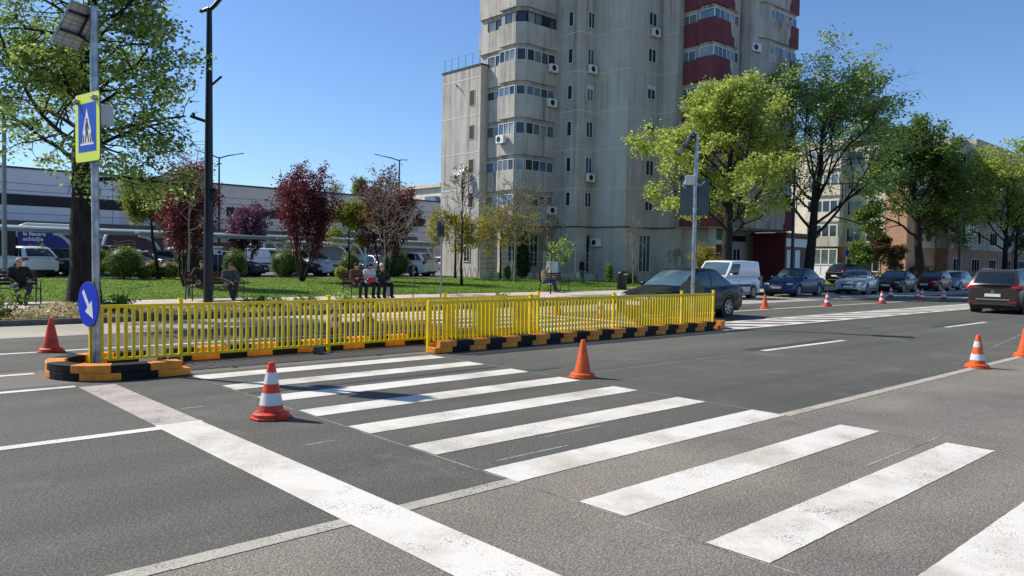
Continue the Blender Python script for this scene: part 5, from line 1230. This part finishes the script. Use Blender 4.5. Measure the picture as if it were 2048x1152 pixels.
def window(par, org, p0, p1, z0, z1, n, fm=None, glass=None, proud=.0, name='window', fw=.05, sill=False, blind=0):
    """one glazed opening between two plan points; the wall faces the side that lies to the right of p0 -> p1"""
    d, nn, L = wall_dirs(p0, p1); o = Vector((p0[0], p0[1], 0))-Vector(org); q = MB()
    fm = fm or M['wframe']; A = lambda a, b, z: o+d*a+nn*b+Vector((0, 0, z))
    b0 = proud-.05
    q.obox(A(0, b0, z0), d*L, nn*.06, (0, 0, fw)); q.obox(A(0, b0, z1-fw), d*L, nn*.06, (0, 0, fw))
    for k in range(n+1):
        a = (L-fw)*k/n; q.obox(A(a, b0+.002, z0+fw), d*fw, nn*.056, (0, 0, z1-z0-2*fw))
    if sill: q.obox(A(-.04, proud-.02, z0-.04), d*(L+.08), nn*.10, (0, 0, .04))
    f = q.build(name, fm, par)
    for k in range(n):
        a0 = (L-fw)*k/n+fw; a1 = (L-fw)*(k+1)/n
        MB().quad(A(a0, b0+.02, z0+fw), A(a1, b0+.02, z0+fw), A(a1, b0+.02, z1-fw), A(a0, b0+.02, z1-fw)).build('pane', glass or qr.choice(GL), f)
    if blind: MB().obox(A(fw, b0+.03, z1-fw-blind), d*(L-2*fw), nn*.02, (0, 0, blind)).build('blind_box', M['wframe'], f)
    return f
def niche(par, org, p0, p1, z0, z1, dep=.0):
    """dark reveal set into a wall as a shallow frame of jambs, for openings without balconies"""
    d, nn, L = wall_dirs(p0, p1); o = Vector((p0[0], p0[1], 0))-Vector(org); q = MB(); A = lambda a, b, z: o+d*a+nn*b+Vector((0, 0, z))
    return A, d, nn, L
def aircon(par, org, p, nn, z, w=.8):
    nn = Vector((*nn, 0)).normalized(); d = Vector((-nn.y, nn.x, 0)); o = Vector((*p, z))-Vector(org); q = MB()
    q.obox(o-d*w/2+nn*.08, d*w, nn*.30, (0, 0, .56)); ac = q.build('air_conditioner', M['white'], par, bevel=.012)
    c = o+d*(-.10)+nn*.382+Vector((0, 0, .28)); MB().tube([c, c+nn*.008], .20, 20).build('fan', M['trim'], ac)
    q = MB(); q.beam(o-d*.3-Vector((0, 0, .03)), o-d*.3+nn*.4-Vector((0, 0, .03)), .03, .03); q.beam(o+d*.3-Vector((0, 0, .03)), o+d*.3+nn*.4-Vector((0, 0, .03)), .03, .03); q.build('bracket', M['grey_metal'], ac)
    return ac
TO = (36.33, 33.67, .3)
T = thing('apartment_tower', 'grey concrete apartment tower with glazed balconies and red-painted corner', 'apartment tower', TO)
lv = lambda pts: [(x-TO[0], y-TO[1]) for x, y in pts]; tz = -TO[2]
def vol(name, pts, z0, z1, mat): return MB().prism(lv(pts), z0+tz, z1+tz, ).build(name, mat, T)
# main walls
RA = 15.75
wa = vol('side_wing', [(36.33, 42.96), (36.33, 47.5), (46, 47.5), (46, 42.96)], 3.95, RA, M['conc'])
vol('side_wing_base', [(36.36, 43.0), (36.36, 47.45), (46, 47.45), (46, 43.0)], .0, 3.95, M['conc'])
MB().prism(lv([(36.28, 42.93), (36.28, 47.55), (46, 47.55), (46, 42.93)]), RA+tz, RA+.12+tz).build('roof_edge', M['louvre'], T)
q = MB()
for k in range(6): q.tube([(.06, 9.5+k*.82, RA+.1+tz), (.06, 9.5+k*.82, RA+1.05+tz)], .022, 6)
q.tube([(.06, 9.4, RA+1.0+tz), (.06, 13.7, RA+1.0+tz)], .012, 5); q.tube([(.06, 9.4, RA+.6+tz), (.06, 13.7, RA+.6+tz)], .008, 5)
q.build('roof_railing', M['grey_metal'], T, 60)
BZ = 25.3; CZ = 34
bp = [(36.95, 43.1), (36.95, 41.3), (36.5, 41.3), (36.5, 39.52), (37.07, 38.95), (40.2, 38.95)]
core = [(37.12, 43.1), (37.12, 41.15), (36.72, 41.15), (36.72, 39.6), (37.15, 39.17), (40.2, 39.17), (40.2, 43.9), (37.12, 43.9)]
vol('balcony_core', core, 4.1, BZ, M['conc']); vol('recessed_base', [(37.9, 43.2), (37.9, 40.4), (40.3, 40.4), (40.3, 43.9), (37.9, 43.9)], .0, 4.12, M['conc_g'])
for cx_, cy_ in ((36.75, 41.0), (37.2, 39.3)): vol('pillar', [(cx_, cy_), (cx_+.3, cy_), (cx_+.3, cy_+.3), (cx_, cy_+.3)], 0, 4.13, M['conc_g'])
B_W = [(5.55, 6.60), (8.01, 9.05), (10.52, 11.61), (13.22, 14.15), (15.58, 16.68), (18.15, 19.22), (20.7, 21.8), (23.2, 24.2)]
bands = [(4.14, 5.55)]+[(B_W[i][1], B_W[i+1][0]) for i in range(7)]+[(24.2, BZ+.1)]
closed = bp+[(40.2, 43.95), (36.95, 43.95)]
for z0, z1 in bands:
    m_ = MB().prism(lv(closed), z0+tz, z1+tz).build('parapet', M['conc'], T)
for i, (z0, z1) in enumerate(B_W):
    fm = M['dframe'] if i == 5 else M['wframe']
    for (p0, p1, n) in (((36.99, 43.05), (36.99, 41.34), 2), ((36.56, 41.25), (36.56, 39.6), 3), ((36.60, 39.50), (37.06, 39.03), 1), ((37.16, 39.0), (39.95, 39.0), 4)):
        window(T, TO, p0, p1, z0+tz, z1+tz, n, fm, proud=-.02, name='balcony_window')
for nm, pts, mt in (('stair_wall', [(39.98, 36.72), (46, 36.72), (46, 46), (39.98, 46)], M['conc']), ('blank_wall', [(41.65, 33.67), (46, 33.67), (46, 45.5), (41.65, 45.5)], M['conc_g']), ('corner_wall', [(44.92, 31.96), (48, 31.96), (48, 45), (44.92, 45)], M['conc'])):
    vol(nm, pts, 4.14, 22.1 if nm == 'stair_wall' else CZ, mt)
    cx, cy = 46.5, 40
    pin = [(x+(.05 if x < cx else 0), y+(.05 if y < cy else 0)) for x, y in pts]; vol(nm+'_base', pin, .0, 4.14, M['conc_g'])
def band(name, path, z, h, out, mat, ins=.012):          # one continuous moulding that follows the walls
    n_ = len(path); L_, R_ = [], []
    for i in range(n_):
        ds = []
        if i: ds.append(wall_dirs(path[i-1], path[i])[1])
        if i < n_-1: ds.append(wall_dirs(path[i], path[i+1])[1])
        v_ = sum(ds, Vector((0, 0, 0))); p = Vector((*path[i], 0)); R_.append((p+v_*out)[:2]); L_.append((p-v_*ins)[:2])
    return MB().prism(lv(R_+L_[::-1]), z-h+tz, z+tz).build(name, mat, T)
P_MAIN = [(39.98, 38.85), (39.98, 36.72), (41.65, 36.72), (41.65, 33.67), (44.92, 33.67), (44.92, 32.0)]
for k in range(1, 11): band('storey_line', P_MAIN if k < 7 else [(41.65, 36.7)]+P_MAIN[3:], 4.14+2.71*k, .06, .012, M['conc_white'])
for z in (6.85, 9.55, 12.26, 14.98): band('storey_line', [(36.33, 47.4), (36.33, 42.98)], z, .06, .012, M['conc_white'])
band('ledge', P_MAIN, 4.15, .07, .04, M['louvre'], .07)
# openings in the plain walls: recessed dark windows
def hole(p0, p1, z0, z1, n=1, fm=None, glass=None, fw=.045, shutter=False, blind=0):
    d, nn, L = wall_dirs(p0, p1); o = Vector((*p0, 0))-Vector((TO[0], TO[1], 0)); q = MB(); A = lambda a, b, z: o+d*a+nn*b+Vector((0, 0, z+tz))
    w_ = .06                                   # projecting reveal that reads as the edge of the opening
    q.obox(A(-w_, -.01, z0-w_), d*(L+2*w_), nn*.035, (0, 0, w_)); q.obox(A(-w_, -.01, z1), d*(L+2*w_), nn*.035, (0, 0, w_*.6)); q.obox(A(-w_, -.01, z0), d*w_, nn*.034, (0, 0, z1-z0)); q.obox(A(L, -.01, z0), d*w_, nn*.034, (0, 0, z1-z0))
    r_ = q.build('window_reveal', M['conc'], T)
    if shutter: MB().obox(A(0, .004, z0), d*L, nn*.012, (0, 0, z1-z0)).build('shutter', M['shutter'], r_)
    else: window(r_, (TO[0], TO[1], -tz), p0, p1, z0, z1, n, fm, glass or GL[0], proud=.052, name='sash', fw=fw, blind=blind)
M['shutter'] = pm('brown_wooden_shutter', '#3a2a22', .7, 0, .15, 8)
for i, (z0, z1) in enumerate([(5.57, 6.56), (7.97, 9.02), (10.47, 11.52), (13.03, 14.05), (15.56, 16.61), (18.12, 19.17), (20.7, 21.7)]):
    hole((39.98, 37.75), (39.98, 37.28), z0, z1, 1, glass=GL[0]); 
    hole((40.78, 36.72), (41.48, 36.72), z0-.05, z1+.03, 2, glass=GL[(0, 3, 0, 4, 3, 0, 0)[i]], blind=.22 if i == 3 else 0)
    if i in (1, 4): aircon(T, TO, (41.15, 36.72), (0, -1), z0-.66, .7)
for i, (z0, z1) in enumerate([(5.3, 6.35), (7.8, 8.9), (10.4, 11.5), (13.15, 14.13), (15.72, 16.69), (18.24, 19.2)]):
    hole((43.7, 33.67), (44.6, 33.67), z0, z1, 2, glass=GL[0], blind=.25 if i == 3 else 0)
    if i == 5: aircon(T, TO, (44.3, 33.67), (0, -1), 17.5, .7)
for z0, z1 in ((5.52, 6.55), (8.01, 9.0), (10.5, 11.48), (12.94, 14.03)): hole((36.33, 44.15), (36.33, 43.62), z0, z1, 1, shutter=True)
for (p, nn, z) in (((39.5, 38.95), (0, -1), 15.05), ((39.4, 38.95), (0, -1), 12.6), ((36.5, 40.6), (-1, 0), 9.85), ((39.6, 38.95), (0, -1), 5.0)): aircon(T, TO, p, nn, z)
hole((36.36, 44.6), (36.36, 43.9), 1.5, 2.7, 2, glass=GL[0]); hole((36.36, 44.7), (36.36, 43.8), 3.0, 3.5, 2, glass=GL[0])
# ground floor of the balcony stack and of the stair wall
for p0, p1 in (((37.9, 42.6), (37.9, 41.8)), ((37.9, 41.4), (37.9, 40.6)), ((38.1, 40.4), (38.8, 40.4))): hole(p0, p1, 1.5, 3.0, 2, glass=GL[0])
hole((39.05, 40.4), (39.85, 40.4), 1.2, 3.6, 2, glass=GL[0]); hole((41.05, 36.77), (41.5, 36.77), .9, 3.6, 1, glass=GL[0]); hole((43.2, 33.72), (44.5, 33.72), 1.0, 3.6, 3, glass=GL[3])
aircon(T, TO, (41.7, 36.1), (-1, 0), 2.75, .75)
def dish(ax, r_):
    ax = Vector(ax).normalized(); q_ = ax.to_track_quat('Z', 'Y').to_matrix(); m_ = MB().lathe([(.001, .0), (r_*.4, r_*.04), (r_*.75, r_*.13), (r_, r_*.24), (r_, r_*.27), (r_*.75, r_*.16), (r_*.4, r_*.07), (.001, .03)], 26)
    m_.v = [tuple(q_ @ Vector(p)) for p in m_.v]; tip = ax*r_*.8
    m_.tube([q_ @ Vector((0, -r_*.95, r_*.2)), tip], .014, 5); m_.tube([tip, tip-ax*.08], .035, 8); return m_
d_ = dish((-.85, -.25, .45), .5); d_.tube([(0, 0, 0), (.25, 0, -.1), (.55, 0, -.3)], .03, 6)
o = d_.build('satellite_dish', M['white'], T, 60); o.location = (-.50, 44.75-TO[1]-.1, 8.2+tz)
d_ = MB().beam((-.02, 0, 0), (-.3, -.1, .05), .06, .06); d_.beam((-.28, -.1, .05), (-.30, -.35, -.25), .04, .04); o = d_.build('wall_bracket', M['louvre'], T); o.location = (0, 45.6-TO[1], 14.6+tz)
# red-painted corner balconies
rp = [(45.5, 32.3), (45.5, 30.95), (45.15, 30.6), (45.15, 29.28), (47.6, 29.28), (48.2, 29.36), (48.83, 29.7)]
rcore = [(45.65, 32.5), (45.65, 30.9), (45.32, 30.5), (45.32, 29.46), (48.6, 29.46), (48.9, 31), (48.9, 40), (45.65, 40)]
vol('corner_core', rcore, 4.3, CZ, M['conc'])
RZ = [(4.24, 5.55), (6.62, 8.1), (9.15, 10.6), (11.7, 13.0), (14.18, 15.72), (16.7, 18.25), (19.21, 20.75), (21.75, 23.2)]
RZ = [(4.24, 5.6), (6.75, 8.15), (9.2, 10.6), (11.6, 13.05), (14.15, 15.7), (16.7, 18.25), (19.2, 20.75), (21.75, 23.3)]
rcl = rp+[(48.83, 40), (45.5, 40)]
redp = [(45.5, 32.3), (45.5, 30.95), (45.15, 30.6), (45.15, 29.28), (46.9, 29.28), (46.9, 30), (45.9, 30), (45.9, 32.3)]
for i, (z0, z1) in enumerate(RZ):
    MB().prism(lv(rcl), z0+tz, z1+tz).build('parapet', M['conc'], T)
    rr_ = MB()
    g_ = .006; o2 = lambda p: (p[0]-(g_ if p[0] < 45.8 else 0), p[1]-(g_ if p[1] < 29.4 else 0))
    rr_.prism(lv([o2(p) for p in redp]), z0-.004+tz, z1+.004+tz)
    xc = 46.9-.0; pts = [(0, 0), (.62, 0)]+[(.62-.0, .0)]
    cur = [(xc, z0)]+[(xc+.72, z0), (xc+.72, z0+.52)]+[(xc+.55-.32*math.sin(R(a)), z0+.62+(z1-z0-.62)*(1-math.cos(R(a)))) for a in (0, 25, 50, 75, 90)]+[(xc+.2, z1), (xc, z1)]
    rr_.extr([(a-TO[0], b_) for a, b_ in cur], (0, 29.28-TO[1]-.006, tz), (1, 0, 0), (0, 0, 1), (0, .05, 0))
    rr_.build('red_paint', M['conc_red'], T)
    if i < len(RZ)-1:
        a, b_ = z1, RZ[i+1][0]; gl = None
        window(T, TO, (45.56, 32.2), (45.56, 31.0), a+tz, b_+tz, 2, proud=-.02, name='balcony_window')
        window(T, TO, (45.21, 30.5), (45.21, 29.36), a+tz, b_+tz, 1, proud=-.02, name='balcony_window', glass=GL[2] if i == 4 else GL[1])
        window(T, TO, (45.25, 29.33), (48.3, 29.33), a+tz, b_+tz, 6 if i < 5 else 5, proud=-.02, name='balcony_window')
vol('right_wall', [(48.83, 28.75), (50.2, 28.75), (50.2, 40), (48.83, 40)], 4.3, CZ, M['conc'])
cv = [(49.3, 30.2), (49.4, 29.35)]+[(49.4+1.3*(1-math.cos(R(a))), 29.35-.98*math.sin(R(a))) for a in (20, 40, 60, 80)]+[(52.3, 28.28), (54.76, 28.28), (54.76, 33), (49.3, 33)]
ccore = [(49.5, 33), (49.5, 29.5), (49.7, 29.1), (50.1, 28.75), (50.6, 28.5), (54.6, 28.45), (54.6, 33)]
vol('rounded_core', ccore, 4.3, 28, M['conc']); vol('rear_wall', [(48.9, 30.5), (54.7, 30.5), (54.7, 42), (48.9, 42)], 4.3, 28, M['conc'])
for i, (z0, z1) in enumerate([(z0-.1, z1-.1) for z0, z1 in RZ]):
    z0 += 1.1; z1 += 1.1
    if i == 0: z0 = 4.24
    MB().prism(lv(cv), z0+tz, z1+tz).build('parapet', M['conc'], T)
    cur = [(53.3, z0)]+[(54.775, z0), (54.775, z1), (53.55, z1), (53.55, z0+.75), (53.45, z0+.55), (53.3, z0+.45)]
    MB().extr([(a-TO[0], b_) for a, b_ in cur], (0, 28.28-TO[1]-.006, tz), (1, 0, 0), (0, 0, 1), (0, .05, 0)).build('red_paint', M['conc_red'], T)
    if i < len(RZ)-1:
        b_ = RZ[i+1][0]+1.0
        window(T, TO, (49.56, 29.5), (50.15, 28.78), z1+tz, b_+tz, 2, proud=-.02, name='balcony_window'); window(T, TO, (50.2, 28.7), (51.3, 28.42), z1+tz, b_+tz, 2, proud=-.02, name='balcony_window')
        window(T, TO, (51.4, 28.36), (54.6, 28.36), z1+tz, b_+tz, 5, proud=-.02, name='balcony_window')
aircon(T, TO, (49.5, 28.9), (-.3, -1), 16.6, .8); aircon(T, TO, (45.5, 31.9), (-1, 0), 12.4, .7)
d_ = dish((.5, -.75, .45), .55); d_.tube([(0, 0, 0), (0, .3, -.3), (0, .6, -.4)], .03, 6); o = d_.build('satellite_dish', M['white'], T, 60); o.location = (51.9-TO[0], 27.8-TO[1], 18.9+tz)
# shops under the red corner
M['shopgreen'] = pm('green_sign', '#1c8a3a', .4); M['shopred'] = pm('dark_red_shop', '#5e161c', .5, 0, .1); M['brick_shop'] = m_brick('shop_brick', '#8a4a33', '#6f3a29', '#5a4a40', 5)
vol('shop_wall', [(46.2, 33), (46.2, 31.2), (54.5, 31.2), (54.5, 40), (46.2, 40)], 0, 4.3, M['conc_g'])
vol('soffit', [(45.6, 29.5), (54.6, 28.8), (54.6, 33), (45.6, 33)], 4.15, 4.24, M['conc'])
vol('pillar', [(46.6, 29.9), (47.0, 29.9), (47.0, 30.3), (46.6, 30.3)], 0, 4.15, M['conc_g']); vol('brick_panel', [(48.3, 31.08), (50.0, 31.08), (50.0, 31.195), (48.3, 31.195)], 0, 3.0, M['brick_shop'])
q = MB().box(48.2-TO[0], 50.2-TO[0], 30.9-TO[1], 31.1-TO[1], 3.05+tz, 3.95+tz).build('shop_sign', M['shopgreen'], T); MB().box(48.3-TO[0], 50.1-TO[0], 30.885-TO[1], 30.897-TO[1], 3.12+tz, 3.42+tz).build('sign_strip', M['white'], q)
for x0, x1, z1 in ((47.1, 47.9, 3.4), (51.2, 52.3, 3.2)): window(T, TO, (x0, 31.17), (x1, 31.17), .3+tz, z1+tz, 2, proud=.05, name='shop_door', glass=GL[0], fw=.08)
MB().box(50.9-TO[0], 52.6-TO[0], 30.9-TO[1], 31.15-TO[1], 3.4+tz, 3.8+tz).build('shop_sign', M['black'], T)
k = thing('red_kiosk', 'dark red kiosk with white panels at the right foot of the tower', 'kiosk', (53.0, 27.9, .2))
MB().box(0, 4.6, 0, 2.6, 0, 3.6).build('wall', M['shopred'], k); MB().box(-.15, 4.75, -.2, 2.7, 3.6, 3.85).build('roof', M['shopred'], k); MB().box(.1, 4.5, -.03, -.003, 2.85, 3.45).build('sign_board', M['white'], k)
for a in (.25, 1.5, 3.2): MB().box(a, a+.75, -.02, -.002, .8, 2.6).build('white_panel', M['white'], k)
MB().box(2.3, 3.1, -.02, -.002, .1, 2.6).build('door', M['trim'], k)
o = MB().box(0, 4.6, 0, .2, 0, .75).build('low_wall', M['conc_g'], None, None, (43.5, 26.9, .15)); tag(o, 'low pale concrete wall behind the white van', 'wall')

# wire fence on a low wall in front of the tower
f0, f1 = (on_y(958, 40.5, 560), 40.5), (on_y(1211, 35.6, 560), 35.6)
M['mesh'] = pm('galvanised_mesh', '#c2c7c9', .4, .3, .05)
t = thing('wire_fence', 'grey wire mesh fence on a low concrete wall in front of the tower', 'fence', (*f0, .3)); d = Vector((f1[0]-f0[0], f1[1]-f0[1], 0)); FL = d.length; d.normalize(); nn = Vector((d.y, -d.x, 0))
MB().obox((0, 0, -.2), d*FL, nn*.2, (0, 0, .72)).build('low_wall', M['conc'], t)
for i in range(5):
    p = d*(FL-.08)*i/4; MB().obox(p+nn*.06+Vector((0, 0, .52)), d*.07, nn*.07, (0, 0, 1.55)).build('post', M['mesh'], t)
for i in range(4):
    q = MB(); a = (FL-.08)*i/4+.07; b_ = (FL-.08)*(i+1)/4
    for z in (.62, .95, 1.28, 1.3, 1.62, 1.93, 1.97): q.tube([d*a+nn*.09+Vector((0, 0, z)), d*b_+nn*.09+Vector((0, 0, z))], .009, 4)
    n_ = int((b_-a)/.1)
    for k in range(1, n_): q.tube([d*(a+(b_-a)*k/n_)+nn*.095+Vector((0, 0, .6)), d*(a+(b_-a)*k/n_)+nn*.095+Vector((0, 0, 2.02))], .003, 3)
    q.build('mesh_panel', M['mesh'], t)
t = thing('bicycle_rack', 'grey bent-tube bicycle rack left of the wire fence', 'bicycle rack', (on_y(905, 43, 560), 42.6, .42))
for k in range(4): MB().tube([(k*.5, 0, 0), (k*.5+.1, 0, .5), (k*.5+.25, .1, .75), (k*.5+.4, .1, .5), (k*.5+.5, .1, 0)], .025, 6).build('hoop', M['grey_metal'], t, 60)

# ================================================================== cream and brick block on the right
M['cream'] = m_concrete('cream_render', '#d6cab4', '#eadfca', '#a0957f', .3); M['brick'] = m_brick('orange_brick', '#c49474', '#b28264', '#cdbaa4', 3.2); M['brickd'] = m_brick('dull_brick', '#a88470', '#987462', '#8a7a6e', 3.2)
BO = (80.1, 29.5, .2); B = thing('cream_apartment_block', 'cream rendered apartment block with brick lower storeys and a white glazed porch', 'apartment block', BO)
def bv(name, x0, x1, y0, y1, z0, z1, mat): return MB().box(x0-BO[0], x1-BO[0], y0-BO[1], y1-BO[1], z0-BO[2], z1-BO[2]).build(name, mat, B)
bv('wall', 80.1, 150, 29.5, 45, 3.75, 14.6, M['cream']); bv('brick_base', 80.06, 150, 29.46, 45.04, 0, 3.75, M['brick']); bv('brick_corner', 80.05, 82.6, 29.45, 31.6, 3.753, 14.58, M['brick']); bv('roof', 79.8, 150.3, 29.2, 45.3, 14.6, 14.85, M['cream'])
bv('plinth', 80.0, 150, 29.4, 45.1, -.1, .7, M['conc'])
bv('projecting_front', 88, 150, 28.3, 29.46, 3.8, 15.4, M['conc']); bv('projecting_front_base', 88.05, 150, 28.35, 29.4, 0, 3.8, M['brickd']); bv('stepped_roof', 96, 150, 28.25, 40, 15.4, 16.1, M['conc'])
for z in (4.4, 7.2, 9.9, 12.3):
    for y in (31.9, 33.9): window(B, BO, (80.06, y+1.5), (80.06, y), z-BO[2], z+1.45-BO[2], 2, proud=.02, glass=GL[0], sill=True)
    window(B, BO, (80.06, 43.4), (80.06, 42.0), z-BO[2], z+1.4-BO[2], 2, proud=.02, glass=GL[0], sill=True)
for y in (31.9, 33.9): window(B, BO, (80.02, y+1.5), (80.02, y), 1.4-BO[2], 2.75-BO[2], 2, proud=.02, glass=GL[0], sill=True)
# bay of enclosed balconies with the white porch at its foot
bv('bay_wall', 78.9, 80.05, 35.7, 39.3, 3.75, 14.3, M['cream'])
for z in (3.75, 6.3, 9.0, 11.7): bv('bay_ledge', 78.75, 79.6, 35.6, 39.4, z-.02, z+.12, M['conc']); bv('bay_parapet', 78.8, 79.9, 35.65, 39.35, z+.121, z+1.05, M['cream'] if z > 4 else M['conc'])
for i, z in enumerate((4.85, 7.4, 10.1, 12.6)): window(B, BO, (78.85, 39.2), (78.85, 35.8), z-BO[2], z+1.4-BO[2], 4, proud=.02, name='bay_window', fw=.14, glass=GL[(0, 0, 4, 2)[i]])
bv('porch', 78.9, 80.0, 35.7, 39.3, .6, 2.05, M['white'])
window(B, BO, (78.88, 39.25), (78.88, 35.75), 1.98-BO[2], 3.7-BO[2], 4, proud=.03, name='porch_window', fw=.12, glass=GL[4])
q = MB()
for k in range(1, 4): q.box(-1.225, -1.2, 6.2+.9*k-.02, 6.2+.9*k+.02, .45, 1.85)
q.build('porch_joint', M['grey_metal'], B)
q = MB()
for k in range(4): q.box(-3.0+.35*k, -2.6+.35*k+(.0), 6.4, 8.6, -.1, .14*(k+1))
q.build('step', M['conc_white'], B)
for x0 in range(90, 140, 6):
    for z in (1.5, 4.6, 7.4, 10.1, 12.8): window(B, BO, (x0, 28.3 if z > 3 else 28.35), (x0+2.6, 28.3 if z > 3 else 28.35), z-BO[2], z+1.5-BO[2], 3, proud=.03)
for x0 in (82.9, 85.4):
    for z in (4.6, 7.4, 10.1, 12.6): window(B, BO, (x0, 29.5), (x0+1.4, 29.5), z-BO[2], z+1.4-BO[2], 2, proud=.03)
bv('balcony_box', 90, 94, 27.2, 28.28, 4.0, 5.2, M['conc']); bv('balcony_box', 100, 106, 27.2, 28.28, 12.2, 13.4, M['conc_g'])
window(B, BO, (90.1, 27.25), (93.9, 27.25), 5.2-BO[2], 6.6-BO[2], 5, proud=.0); window(B, BO, (100.1, 27.25), (105.9, 27.25), 13.4-BO[2], 14.9-BO[2], 6, proud=.0)
t = thing('blue_sign', 'small dark blue round sign on a post beside the white porch', 'sign', (on_y(1692, 30.5, 560), 30.5, .2)); MB().tube([(0, 0, 0), (0, 0, 2.6)], .04, 8).build('post', M['grey_metal'], t, 40); MB().tube([(0, -.05, 2.7), (0, -.02, 2.7)], .32, 20).build('sign_disc', M['deep_blue'], t, 40)
# end of another block behind the tower
t = thing('far_apartment_block', 'narrow end of a pale apartment block behind the left edge of the tower', 'apartment block', (on_y(874, 95, 450), 95, .4))
MB().box(.75, 14, 0, 12, 0, 12.4).build('wall', M['cream'], t); MB().box(.3, 14, -.3, 12.3, 12.4, 12.9).build('roof', M['cream'], t)
for z in (3.2, 5.9, 8.6): MB().box(-.3, .75, .3, 3.5, z, z+1.1).build('balcony', M['cream'], t); MB().box(.0, .74, .5, 3.3, z+1.15, z+2.4).build('window', GL[1], t)
for o in bpy.data.objects:                                 # nothing renders through the wrong side of the clip range
    pass
